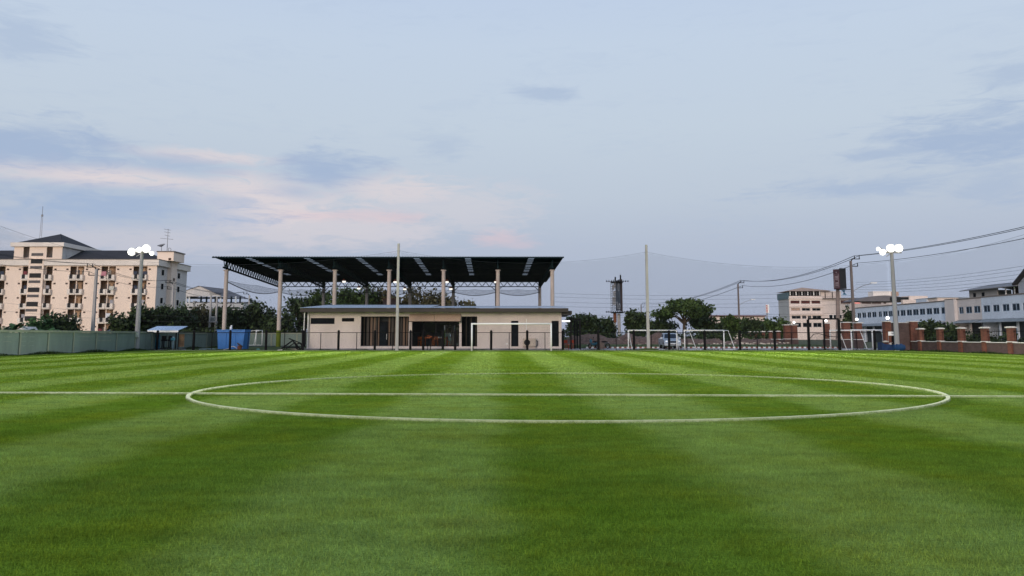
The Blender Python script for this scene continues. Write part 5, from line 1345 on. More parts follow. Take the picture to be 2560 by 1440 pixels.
part(MB().box(OX1 + .003, ox(2108), OY + 1.2, OY + 10, oz(746), oz(727.5)), 'upper_wall', BEIGE, wg)
part(MB().box(OX1, ox(2235), OY + .4, OY + .997, oz(748), oz(744.5)), 'ledge', mat('cap_dark', (0.2, 0.17, 0.15)), wg)
LITW = emit('lit_red_window', (1.0, 0.10, 0.03), 1.2)
for a, b in ((2094, 2101), (2106.5, 2129), (2138, 2154), (2158.5, 2181), (2185, 2206), (2214, 2219)):
    w_ = part(MB().box(ox(a) - .1, ox(b) + .1, OY + .85, OY + .997, oz(758.7), oz(750.6)), 'window', GRILLE, wg)
    part(MB().box(ox(a), ox(b), OY + .82, OY + .847, oz(758.2), oz(751)), 'pane', LITW if a == 2138 else MAROON, w_)
for a, b in ((2075, 2083), (2086, 2094), (2098, 2106)):
    w_ = part(MB().box(ox(a) - .1, ox(b) + .1, OY + .85, OY + .997, oz(796.5), oz(786.5)), 'window', WHITE, wg); part(MB().box(ox(a), ox(b), OY + .82, OY + .847, oz(796), oz(787)), 'pane', PANED, w_)
for px in (2067, 2085): part(MB().box(ox(px), ox(px + 1.6), OY + 1.0, OY + 1.19, oz(746), oz(729)), 'slit', DARKG, wg)
for px in (2116, 2122): part(MB().box(ox(px), ox(px + 4), OY + .3, OY + .997, oz(765.5), oz(761)), 'condenser', mat('box_grey', (0.5, 0.5, 0.48)), wg)
# vaulted hall to its right
vh = thing('vaulted_hall', 'dark vaulted roof hall with a white rooftop block far right of the office wing', 'building', (ox(2230), OY - 25, 0))
VY = OY - 25
def vx(px): return W(px, 750, VY).x
prof = [(vx(2140) + (vx(2285) - vx(2140)) * i / 14, Zp(752 - 13.5 * math.sin(math.pi * i / 14) ** .8, VY)) for i in range(15)]
part(MB().prism([(vx(2140), Zp(753, VY))] + prof + [(vx(2285), Zp(753, VY))], VY, VY + 12), 'vault_roof', mat('roof_grey', (0.17, 0.16, 0.17)), vh)
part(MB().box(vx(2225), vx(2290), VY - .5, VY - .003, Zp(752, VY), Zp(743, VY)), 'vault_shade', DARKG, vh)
part(MB().box(vx(2200), vx(2262), VY + 5, VY + 9, Zp(745, VY), Zp(728, VY + 5)), 'roof_block', mat('hall_white', (0.70, 0.64, 0.58)), vh)
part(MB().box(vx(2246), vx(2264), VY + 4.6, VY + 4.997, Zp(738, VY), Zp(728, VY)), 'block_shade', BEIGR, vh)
part(MB().box(vx(2250), vx(2314), VY - 2, VY - .6, 0, Zp(750, VY)), 'low_wall', BEIGE, vh); part(MB().box(vx(2270), vx(2316), VY - 1, VY + 5, Zp(750, VY), Zp(740, VY)), 'low_wall', BEIGE, vh)
part(MB().box(vx(2290), vx(2314), VY - 2.05, VY - 2.003, Zp(757, VY), Zp(751, VY)), 'opening', DOORB, vh)
bk = thing('white_shed', 'low white shed with pale roof behind the long shop row', 'building', (W(2335, 750, 230).x, 230, 0))
part(MB().box(W(2316, 750, 230).x, W(2342, 750, 230).x, 230, 236, 0, Zp(746, 230)), 'wall', WBLUE, bk)
part(MB().box(W(2344, 750, 225).x, W(2396, 750, 225).x, 225, 236, 0, Zp(744, 225)), 'wall', BEIGE, bk)
part(MB().box(W(2315, 750, 230).x, W(2397, 750, 230).x, 224.5, 237, Zp(744, 225), Zp(743, 225)), 'roof', TIN, bk)

# shop row along the street (plane x = 83)
SX = 83.0
def sy(px, py=780): return YX(px, SX, py)
def shop(label, pxa, pxb, zt, wall_m, wins_, zw0, zw1, zb0):
    ya, yb = sy(pxb), sy(pxa)      # near, far
    t = thing('shop_row', label, 'building', (SX, (ya + yb) / 2, 0), 'shop houses along the far street')
    hs = [(sy(b), sy(a), zw0, zw1) for a, b in wins_]
    part(MB().wall(ya, yb, zb0, zt, SX, SX + .3, hs, 'x'), 'street_wall', wall_m, t)
    part(MB().box(SX + .3, SX + 10, ya, ya + .3, 0, zt), 'party_wall', wall_m, t); part(MB().box(SX + .3, SX + 10, yb - .3, yb, 0, zt), 'party_wall', wall_m, t)
    part(MB().box(SX + .3, SX + 10, ya + .3, yb - .3, zt - .3, zt - .1), 'flat_roof', CONC2, t)
    part(MB().box(SX + 2.5, SX + 2.7, ya + .3, yb - .3, 0, zb0), 'shop_front', mat('shop_dark', (0.03, 0.045, 0.055), .5, .4, .4), t)
    part(MB().box(SX - .12, SX + .1, ya, yb, zt + .002, zt + .2), 'parapet_cap', mat('cap_dark', (0.2, 0.17, 0.15)), t)
    for i, h in enumerate(hs):
        w_ = part(MB().wall(h[0], h[1], h[2], h[3], SX + .1, SX + .18, [(h[0] + .1, (h[0] + h[1]) / 2 - .05, h[2] + .1, h[3] - .1), ((h[0] + h[1]) / 2 + .05, h[1] - .1, h[2] + .1, h[3] - .1)], 'x'), 'window', mat('frame_blue', (0.22, 0.30, 0.40)), t)
        part(MB().box(SX + .19, SX + .21, h[0] + .05, h[1] - .05, h[2] + .05, h[3] - .05), 'pane', PANEB, w_)
    n = max(2, int((yb - ya) / 4.2))
    for i in range(n + 1):
        yq = ya + (yb - ya) * i / n; part(MB().box(SX - .03, SX + .25, yq - .18, yq + .18, 0, zb0 - .003), 'street_pier', wall_m, t)
    part(MB().prism([(SX - 1.6, zb0 - .55), (SX - .05, zb0 - .05), (SX - .05, zb0 - .12), (SX - 1.6, zb0 - .62)], ya + .3, yb - .3), 'awning', mat('awning_grey', (0.25, 0.28, 0.3), .8, .3, .6), t)
    return t
w1 = [(2142, 2152), (2154, 2164.5), (2167, 2177.5), (2179, 2190.5), (2195, 2204), (2206, 2218.5), (2220, 2231), (2237, 2248), (2250, 2263.5), (2265.5, 2279.5), (2281, 2296), (2298, 2312.5), (2315, 2330), (2332, 2348), (2352, 2368)]
shop('long pale blue shop row with a band of windows behind the entrance wall', 2138, 2370, 7.95, WBLUE, w1, 5.6, 6.85, 4.2)
t = thing('house_end', 'narrow blank white house end between the two shop rows', 'building', (SX, 151, 0))
part(MB().box(SX - .6, SX + 9, sy(2394), sy(2370) - .05, 0, 8.15), 'wall', WBEIG, t)
part(MB().box(SX - .65, SX + 9, sy(2394), sy(2370) - .05, 8.152, 8.3), 'cap', mat('cap_dark', (0.2, 0.17, 0.15)), t)
w2 = [(2393, 2409), (2414, 2430), (2434, 2452.5)]
tA = shop('beige shop house with three windows left of the blue shop houses', 2392, 2454, 8.05, WBEIG, [(2397, 2409), (2414, 2430), (2434, 2451)], 5.45, 6.7, 4.3)
tB = shop('pale blue shop houses at the right edge with a shaded arcade', 2454.5, 2640, 8.1, WBLUE, [(2458, 2475.5), (2482, 2499), (2506, 2524), (2530, 2550), (2557, 2575), (2584, 2602)], 5.5, 6.7, 4.3)
up = thing('upper_house', 'upper storey with wide overhanging roof above the shop houses', 'building', (SX + 5, 140, 8.1))
ya, yb = sy(2524, 730), sy(2393, 730)
part(MB().wall(ya, yb, 8.1, 9.9, SX + 2.2, SX + 2.4, [(ya + .6, sy(2462, 730), 8.45, 9.7)], 'x').box(SX + 2.4, SX + 10, yb - .2, yb, 8.1, 9.9), 'wall', mat('upper_grey', (0.34, 0.33, 0.31), .9, .1, .3), up)
part(MB().box(SX + 5, SX + 5.2, ya, sy(2460, 730), 8.1, 9.9), 'veranda_back', mat('veranda_brown', (0.10, 0.055, 0.035), .7, .3, .4), up)
for k in (.25, .6): yq = ya + .6 + (sy(2462, 730) - ya) * k; part(MB().box(SX + 2.25, SX + 2.4, yq - .08, yq + .08, 8.45, 9.7), 'veranda_post', WHITE, up)
part(MB().prism([(SX + .9, 9.75), (SX + 6.5, 10.9), (SX + 12, 9.9), (SX + 12, 9.75), (SX + 6.5, 10.7), (SX + .9, 9.62)], ya - .3, yb + .9), 'roof', mat('upper_roof', (0.22, 0.22, 0.235), .7, .15, .5), up)
for pxw in (2407, 2428): part(MB().box(SX + 2.15, SX + 2.197, sy(pxw + 3, 740), sy(pxw - 3, 740), 8.5, 9.2), 'window', PANED, up)
gh_ = thing('gable_house', 'pale house with dark gabled roof at the right edge', 'building', (SX + 3, 125, 8.1))
g0, g1 = sy(2600, 720), ya - .5; gm = (g0 + g1) / 2
part(MB().prism([(g0, 8.15), (g1, 8.15), (g1, 9.9), (gm, 12.3), (g0, 9.9)], SX + 1.2, SX + 10, 'x'), 'wall', mat('gable_pale', (0.36, 0.38, 0.42), .9, .1, .3), gh_)
part(MB().prism([(g0 - .8, 9.6), (gm, 12.5), (g1 + .7, 9.75), (g1 + .7, 10.05), (gm, 12.85), (g0 - .8, 9.95)], SX + .6, SX + 10.5, 'x'), 'roof', SLATE, gh_)
part(MB().box(SX + 1.15, SX + 1.197, g1 - 3.2, g1 - 2.0, 8.5, 9.6), 'window', PANED, gh_)
lb = thing('low_block', 'long low red roofed building behind the trees on the right', 'building', (W(1850, 795, 330).x, 330, 0))
part(MB().box(W(1775, 795, 330).x, W(1912, 795, 330).x, 330, 340, 0, Zp(791, 330)), 'wall', BEIGE, lb)
part(MB().box(W(1773, 795, 330).x, W(1914, 795, 330).x, 329, 341, Zp(791, 330), Zp(788.5, 330)), 'roof', mat('roof_red', (0.13, 0.035, 0.03)), lb)
c = W(1918, 772, 280); t = thing('street_sign', 'tall white roadside sign with red lettering far behind the trees', 'sign', (c.x, 280, 0))
part(MB().box(c.x - .25, c.x + .1, 280, 280.3, 0, Zp(782, 280)), 'post', CONC2, t)
part(MB().box(W(1914.5, 772, 280).x, W(1922.5, 772, 280).x, 279.8, 280.4, Zp(782, 280), Zp(761.5, 280)), 'board', WHITE, t)
rd = MB()
for k in range(5): rd.box(W(1914.9, 772, 280).x, W(1918.6, 772, 280).x, 279.76, 279.797, Zp(781 - k * 3.9, 280), Zp(778.4 - k * 3.9, 280))
part(rd, 'lettering', mat('sign_red', (0.45, 0.05, 0.05)), t)

# ------------------------------------------------------------------ billboards
BYD = 200.0
def yx_(px, py=750): return W(px, py, BYD).x
def yz(py): return Zp(py, BYD)
bd = thing('billboard_tower', 'tall weathered billboard tower on two pale legs', 'billboard', (yx_(1545), BYD, 0))
part(MB().cyl((yx_(1538, 840), BYD, 0), (yx_(1537.5, 800), BYD, yz(806)), .32, .3, 10), 'leg', CONC, bd); part(MB().cyl((yx_(1549, 840), BYD + .5, 0), (yx_(1548, 800), BYD + .5, yz(784)), .42, .4, 10), 'leg', CONC, bd)
part(MB().cyl((yx_(1537.5, 800), BYD, yz(806)), (yx_(1537.5, 800), BYD, yz(782)), .42, .42, 10), 'leg_sleeve', mat('rust', (0.20, 0.075, 0.04)), bd)
part(MB().poly([(yx_(1538), BYD - 1.2, yz(778)), (yx_(1551.5), BYD, yz(776)), (yx_(1550.5), BYD, yz(698)), (yx_(1538), BYD - 1.2, yz(703))]), 'front_panel', mat('bill_grey', (0.07, 0.085, 0.11), .7, .5, .8, streak=True), bd)
part(MB().box(yx_(1551.5), yx_(1556.5), BYD, BYD + 1.2, yz(778), yz(698)), 'side_panel', mat('bill_dark', (0.03, 0.022, 0.024), .7, .3, .5), bd)
lt = MB(); LA = lambda u, py: (yx_(1529 + 8.8 * u), BYD + 1.5 - 2.7 * u, yz(py))
for u in (0, .33, .66, 1): lt.beam(LA(u, 776), LA(u, 704), .09)
for k in range(13): lt.beam(LA(0, 776 - 6 * k), LA(1, 776 - 6 * k), .06); lt.beam(LA(0, 776 - 6 * k), LA(1, 770 - 6 * k), .05)
part(lt, 'lattice', mat('lattice_grey', (0.10, 0.105, 0.11), .7, .3, 1), bd)
for u0, u1, p0_, p1_ in ((.35, .95, 762, 742), (.5, .97, 740, 727), (.3, .65, 724, 712), (.68, .98, 720, 706)):
    part(MB().poly([LA(u0, p0_), LA(u1, p0_ + 1), LA(u1, p1_), LA(u0, p1_ + 1)]), 'torn_sheet', mat('bill_torn', (0.36, 0.35, 0.36), .8, .45, .6), bd)
part(MB().box(yx_(1551), yx_(1554), BYD, BYD + .5, yz(698), yz(687)).box(yx_(1536.5), yx_(1539.5), BYD - 1, BYD - .6, yz(703), yz(693)), 'mast_top', BLACK, bd)
rg = MB()
def oval(cx_, cy_, rx_, ry_):
    for k in range(16):
        a0_, a1_ = 2 * math.pi * k / 16, 2 * math.pi * (k + 1) / 16
        f0 = lambda a: (yx_(cx_ + rx_ * math.cos(a)), BYD - .9 - .02, yz(cy_ + ry_ * math.sin(a)))
        rg.beam(f0(a0_), f0(a1_), .05, .14)
oval(1545.5, 719, 1.6, 9); oval(1547, 766, 1.8, 7); oval(1541, 764, 1.2, 9)
part(rg, 'faded_lettering', mat('letter_pale', (0.42, 0.45, 0.5)), bd)
for py, x0_, x1_, n_ in ((781, 1513.5, 1572, 14), (705, 1515, 1568, 10)):
    gl = MB(); gl.box(yx_(1529), yx_(1557), BYD - 1.4, BYD + 1.4, yz(py + 2), yz(py - .5))
    for k in range(n_):
        t_ = k / (n_ - 1); px = x0_ + (x1_ - x0_) * t_
        gl.beam((yx_(1543), BYD, yz(py + 1)), (yx_(px), BYD - 1.8 if t_ < .5 else BYD + 1.5, yz(py + (0 if t_ < .5 else -2))), .05); gl.box(yx_(px) - .12, yx_(px) + .12, BYD - 2, BYD - 1.7, yz(py + 1), yz(py - 2.5))
    part(gl, 'walkway', BLACK, bd)
YD2 = 270.0
def zx(px, py=700): return W(px, py, YD2).x
def zz(py): return Zp(py, YD2)
bd = thing('billboard', 'maroon and black two faced billboard on a rusty pole', 'billboard', (zx(2101), YD2, 0))
part(MB().cyl((zx(2101, 840), YD2 + 2, 0), (zx(2100, 720), YD2 + 2, zz(722)), .75, .6, 12), 'pole', mat('pole_brown', (0.24, 0.19, 0.17), .8, .25, .5), bd)
pA, pB, pC = [(W(p_, 700, y_).x, y_) for p_, y_ in ((2083.5, YD2 + 1.0), (2099.5, YD2 - 2.5), (2115.5, YD2 - 2.0))]
def face(p, q, z0, z1): return MB().poly([(p[0], p[1], z0), (q[0], q[1], z0), (q[0], q[1], z1), (p[0], p[1], z1)])
part(face(pA, pB, zz(723.5), zz(674)), 'left_face', mat('bill_maroon', (0.075, 0.028, 0.035), .6, .25, .4), bd)
part(face(pB, pC, zz(723), zz(672)), 'right_face', mat('bill_black', (0.018, 0.02, 0.022), .6, .3, .4), bd)
part(face(pC, pA, zz(723), zz(673)), 'back_face', BLACK, bd)
pr = MB()
def onA(u, py): return (pA[0] + (pB[0] - pA[0]) * u, pA[1] + (pB[1] - pA[1]) * u - .06, zz(py))
def bar(u0, y0_, u1, y1_, w=.13): pr.beam(onA(u0, y0_), onA(u1, y1_), w, .05)
bar(.12, 687, .80, 685.5); bar(.12, 720, .80, 718.5); bar(.12, 687, .16, 720); bar(.78, 686, .80, 719); bar(.2, 703, .75, 702)
for u in (.3, .45, .6): bar(u, 690, u + .06, 700, .1); bar(u + .1, 690, u, 700, .1); bar(u, 706, u + .07, 716, .1); bar(u + .08, 706, u + .01, 716, .1)
bar(.4, 682, .5, 679, .12); bar(.5, 679, .55, 683, .12)
part(pr, 'lettering', mat('letter_pale2', (0.42, 0.36, 0.40)), bd)
part(MB().box(zx(2082), zx(2117), YD2 - 2.6, YD2 - 2.3, zz(726), zz(724)), 'walkway', BLACK, bd)
fr_ = MB()
for k in range(6): fr_.beam((zx(2104 + k * 2.4), YD2 + 1, zz(723)), (zx(2118 - k * 2), YD2 + 1, zz(737)), .12)
part(fr_, 'blue_framework', mat('frame_cyan', (0.06, 0.2, 0.32)), bd)

# ------------------------------------------------------------------ utility poles and cables
POLES = {}
def utility(key, px, pyt, h, label, arms=1, lamp=False, hb=840, dark=False, side=1):
    Y = None
    # depth from the height above eye
    lo_, hi_ = 40, 700
    for _ in range(50):
        mid = (lo_ + hi_) / 2
        if Zp(pyt, mid) < h: lo_ = mid
        else: hi_ = mid
    Y = lo_; x = W(px, 830, Y).x
    m_ = mat('pole_brown_conc', (0.17, 0.14, 0.13), .85, .2, 1, streak=True) if dark else CONC
    t = thing('utility_pole', label, 'utility pole', (x, Y, 0), 'concrete utility poles')
    part(MB().prism([(x - .19, 0), (x + .19, 0), (x + .12, h), (x - .12, h)], Y - .15, Y + .15), 'shaft', m_, t)
    if arms:
        s_ = side; q = MB()
        q.beam((x, Y, h - .1), (x + .25 * s_, Y, h + .25), .12).beam((x + .2 * s_, Y, h + .25), (x + 1.25 * s_, Y, h + .25), .10); part(q, 'crossarm', BLACK, t)
        part(MB().beam((x, Y, h - .75), (x + .95 * s_, Y, h - .75), .10), 'crossarm', BLACK, t)
        for xx, zz_ in ((x + .55 * s_, h + .3), (x + 1.2 * s_, h + .3), (x + .92 * s_, h - .7)): part(MB().cyl((xx, Y, zz_), (xx, Y, zz_ + .4), .07, .05, 6), 'insulator', BLACK, t)
    if lamp:
        q = MB().tube([(x, Y, h - 4.2), (x + 1.2 * side, Y - .3, h - 3.5), (x + 2.5 * side, Y - .6, h - 3.1)], .04, 5); part(q, 'lamp_arm', CONC2, t)
        part(MB().box(x + 2.4 * side - .1, x + 3.1 * side, Y - .75, Y - .5, h - 3.15, h - 3.0), 'lamp_head', WHITE, t)
    POLES[key] = Vector((x, Y, h))
    return t
utility('r1', 2136, 652, 11.6, 'brown utility pole with street lamp arm left of the right floodlight', lamp=True, dark=True)
utility('r2', 1849, 710, 11.6, 'utility pole carrying white signs behind the spare goals', lamp=True, dark=True)
utility('r3', 1604, 762, 11.6, 'distant utility pole left of the spreading tree', dark=True)
utility('l1', 231.5, 673, 9.6, 'concrete utility pole in front of the peach apartment block', side=-1)
utility('l2', 427, 711, 9.6, 'concrete utility pole above the pale blue shelter roof', side=-1)
utility('l3', 620, 738, 9.6, 'concrete utility pole right of the blue container', side=-1)
utility('l4', 482, 752, 7.2, 'plain concrete pole left of the transformer', arms=0)
p2 = POLES['r2']
t = thing('pole_sign', 'two white sign boards with a grey meter box on the utility pole', 'sign', (p2.x, p2.y - .3, 0))
for a, b in ((1844, 1848.5), (1853, 1858)): part(MB().box(W(a, 815, p2.y - .3).x, W(b, 815, p2.y - .3).x, p2.y - .33, p2.y - .28, Zp(827, p2.y), Zp(806, p2.y)), 'board', WHITE, t)
part(MB().box(W(1847.5, 815, p2.y - .5).x, W(1854, 815, p2.y - .5).x, p2.y - .5, p2.y - .34, Zp(825, p2.y), Zp(817, p2.y)), 'meter_box', mat('box_grey', (0.5, 0.5, 0.48)), t)
part(MB().cyl((W(1853, 830, p2.y - .4).x, p2.y - .4, 0), (W(1851, 830, p2.y - .4).x, p2.y - .4, Zp(825, p2.y)), .05, n=6), 'conduit', WHITE, t)
Yh = 132.0
t = thing('transformer_frame', 'grey transformer on a two pole frame behind the green wall', 'transformer', (W(532, 830, Yh).x, Yh, 0))
for px, pt in ((525, 738), (540, 742)):
    x = W(px, 800, Yh).x; part(MB().prism([(x - .17, 0), (x + .17, 0), (x + .12, Zp(pt, Yh)), (x - .12, Zp(pt, Yh))], Yh - .14, Yh + .14), 'leg', CONC, t)
xa, xb = W(523, 800, Yh).x, W(543, 800, Yh).x
part(MB().box(xa, xb, Yh - .5, Yh + .5, Zp(806, Yh), Zp(804, Yh)), 'platform', CONC2, t)
part(MB().box(W(528, 800, Yh).x, W(538, 800, Yh).x, Yh - .35, Yh + .35, Zp(804, Yh), Zp(791, Yh)), 'tank', mat('tank_grey', (0.33, 0.36, 0.37), .6, .2, 3), t)
fb = MB()
for k in range(6): xx = W(528.5, 800, Yh).x + k * .12; fb.box(xx, xx + .05, Yh - .5, Yh - .353, Zp(803, Yh), Zp(793, Yh))
part(fb, 'cooling_fins', mat('fin_grey', (0.22, 0.24, 0.25)), t)
for k in range(3): xx = W(530 + k * 3, 800, Yh).x; part(MB().cyl((xx, Yh, Zp(791, Yh)), (xx, Yh, Zp(785, Yh)), .07, .05, 6), 'bushing', BLACK, t)
part(MB().beam((W(533, 740, Yh).x - .6, Yh, Zp(735, Yh)), (W(553, 740, Yh).x, Yh, Zp(735, Yh)), .12).beam((W(538, 740, Yh).x - .3, Yh, Zp(743, Yh)), (W(553, 740, Yh).x, Yh, Zp(743, Yh)), .12), 'crossarm', BLACK, t)
cg = 'overhead cables'
def cable(label, a, b, sag, r=.03, n=22):
    a, b = Vector(a), Vector(b); c = (a + b) / 2
    pts = [a.lerp(b, i / n) - Vector((0, 0, sag * 4 * (i / n) * (1 - i / n))) for i in range(n + 1)]
    return MB().tube(pts, r, 4), c
def cables(label, runs, r=.03):
    t = thing('cable_run', label, 'cable', runs[0][0], cg)
    for a, b, sag in runs: mb, c = cable(label, a, b, sag, r); part(mb, 'cable', WIRE, t)
r0 = Vector((POLES['r1'].x + .5, 50, 12.0))
def offs(key, s_=1): p_ = POLES[key]; return [p_ + Vector((.55 * s_, 0, .7)), p_ + Vector((1.2 * s_, 0, .7)), p_ + Vector((.92 * s_, 0, -.3))]
R1, R2, R3 = offs('r1'), offs('r2'), offs('r3')
N0 = [r0 + Vector((.55, 0, .2)), r0 + Vector((1.2, 0, .2)), r0 + Vector((.9, 0, -.8))]
cables('thick black cables running from the brown utility pole past the right floodlight', [(R1[i], N0[i], .9) for i in range(3)], .035)
cables('black cables sagging between the brown pole and the sign pole', [(R2[i], R1[i], 1.3) for i in range(3)], .04)
cables('black cables sagging from the sign pole down behind the spreading tree', [(R3[i], R2[i], 1.6) for i in range(3)], .045)
L1, L2, L3 = offs('l1', -1), offs('l2', -1), offs('l3', -1)
L0 = [Vector((L1[i].x, 62, L1[i].z + .3)) for i in range(3)]
cables('cables crossing in front of the apartment block from the left edge', [(L0[i], L1[i], .8) for i in range(3)], .026)
cables('cables between the two concrete poles before the apartment block', [(L1[i], L2[i], .8) for i in range(3)], .028)
cables('cables running from the shelter pole towards the blue container', [(L2[i], L3[i], 1.0) for i in range(3)], .035)
cables('thin parallel cables low across the sky between clubhouse and spreading tree', [((W(1380, py, 190).x, 190, Zp(py, 190)), (W(2140, py2, 190).x, 190, Zp(py2, 190)), sg) for py, py2, sg in ((733, 728, .8), (742, 738, .8), (754, 748, .9), (766, 760, .6), (787, 782, .3), (792, 788, .3))], .028)
cables('bundle of thin cables above the shop houses on the right', [((W(2140, py, 100).x, 100, Zp(py, 100)), (W(2700, py2, 72).x, 72, Zp(py2, 72)), .5) for py, py2 in ((706, 640), (712, 650), (718, 662), (724, 674), (730, 684))], .014)
cables('service cables low before the peach apartment block', [((W(-60, 725, 100).x, 100, Zp(748, 100)), (W(480, 790, 100).x, 100, Zp(792, 100)), .35), ((W(-60, 760, 100).x, 100, Zp(770, 100)), (W(480, 800, 100).x, 100, Zp(806, 100)), .3)], .014)

# ------------------------------------------------------------------ trees
def crown_mesh(blobs, n, size, seed, clumps=26, spread=.30):
    r = np.random.default_rng(seed)
    vol = np.array([b[3] * b[4] * b[5] for b in blobs]); pr_ = vol ** .8 / (vol ** .8).sum()
    bi = r.choice(len(blobs), n, p=pr_)
    cen = []
    for b in blobs:
        d = r.normal(size=(clumps, 3)); d /= np.linalg.norm(d, axis=1)[:, None]
        rad = r.random((clumps, 1)) ** .4
        cen.append(np.array(b[:3]) + d * rad * np.array(b[3:]))
    cen = np.array(cen); ci = r.integers(0, clumps, n)
    C = cen[bi, ci] + r.normal(size=(n, 3)) * np.array([b[3:] for b in blobs])[bi] * spread * .75
    C[:, 2] = np.maximum(C[:, 2], .05)
    a = r.normal(size=(n, 3)); a /= np.linalg.norm(a, axis=1)[:, None]
    b_ = np.cross(a, r.normal(size=(n, 3))); b_ /= np.linalg.norm(b_, axis=1)[:, None]
    s_ = (size * (.5 + r.random(n)))[:, None]
    v = np.empty((n, 4, 3), np.float32)
    v[:, 0] = C - a * s_; v[:, 1] = C + b_ * s_ * .5; v[:, 2] = C + a * s_; v[:, 3] = C - b_ * s_ * .5
    return v.reshape(-1, 3)
def tree(label, px, pytop, Y, halfw_px, m=LEAF_D, n=2600, size=.32, seed=0, shape='round', cat='tree', group='trees behind the walls', low=.12, name='tree', pyw=815):
    r = random.Random(seed + 91); H_ = Zp(pytop, Y); x = W(px, pyw, Y).x; hw = halfw_px * Y / FPX
    t = thing(name, label, cat, (x, Y, 0), group)
    blobs = []
    if shape == 'round':
        blobs.append((x, Y, H_ * (.5 + low / 2), hw * .8, hw * .8, H_ * (.46 - low / 2)))
        for k in range(8):
            a = r.uniform(0, 6.28); d = r.uniform(.35, .75); zz_ = H_ * r.uniform(low + .25, .84); s_ = hw * r.uniform(.3, .5)
            blobs.append((x + hw * d * math.cos(a), Y + hw * d * math.sin(a), zz_, s_, s_, min(s_, H_ - zz_ + .1)))
    elif shape == 'umbrella':
        for k in range(17):
            a = r.uniform(0, 6.28); d = math.sqrt(r.random()) * .85; s_ = hw * r.uniform(.16, .28)
            zz_ = H_ * (.97 - .42 * d * d * r.uniform(.7, 1.1)) - s_ * .5
            blobs.append((x + hw * d * math.cos(a), Y + hw * d * math.sin(a), zz_, s_ * 1.3, s_ * 1.3, s_ * .55))
    v = crown_mesh(blobs, n, size, seed + 5)
    nq = len(v) // 4
    me = bpy.data.meshes.new('crown'); me.vertices.add(len(v)); me.vertices.foreach_set('co', (v - np.array([x, Y, 0], np.float32)).ravel())
    me.loops.add(4 * nq); me.loops.foreach_set('vertex_index', np.arange(4 * nq, dtype=np.int32)); me.polygons.add(nq); me.polygons.foreach_set('loop_start', np.arange(0, 4 * nq, 4, dtype=np.int32))
    me.materials.append(m); me.update(); me.validate()
    o = bpy.data.objects.new('crown', me); COL.objects.link(o); o.parent = t; ORG[o] = ORG[t]
    tk_ = MB(); hs = H_ * (.45 if shape == 'round' else .5); rr = max(.08, H_ * .028)
    p_ = Vector((x, Y, -.1)); q_ = Vector((x + r.uniform(-.3, .3), Y, hs)); tk_.cyl(p_, q_, rr * 1.5, rr, 8)
    for k in range(6 if shape == 'round' else 11):
        b = blobs[r.randrange(len(blobs))]; e_ = Vector(b[:3]); mid = q_.lerp(e_, .5) + Vector((r.uniform(-.3, .3), 0, r.uniform(-.1, .4))); tk_.cyl(q_ - Vector((0, 0, r.uniform(0, hs * .4))), mid, rr * .7, rr * .45, 6); tk_.cyl(mid, e_, rr * .45, rr * .15, 5)
    part(tk_, 'trunk', BARK, t)
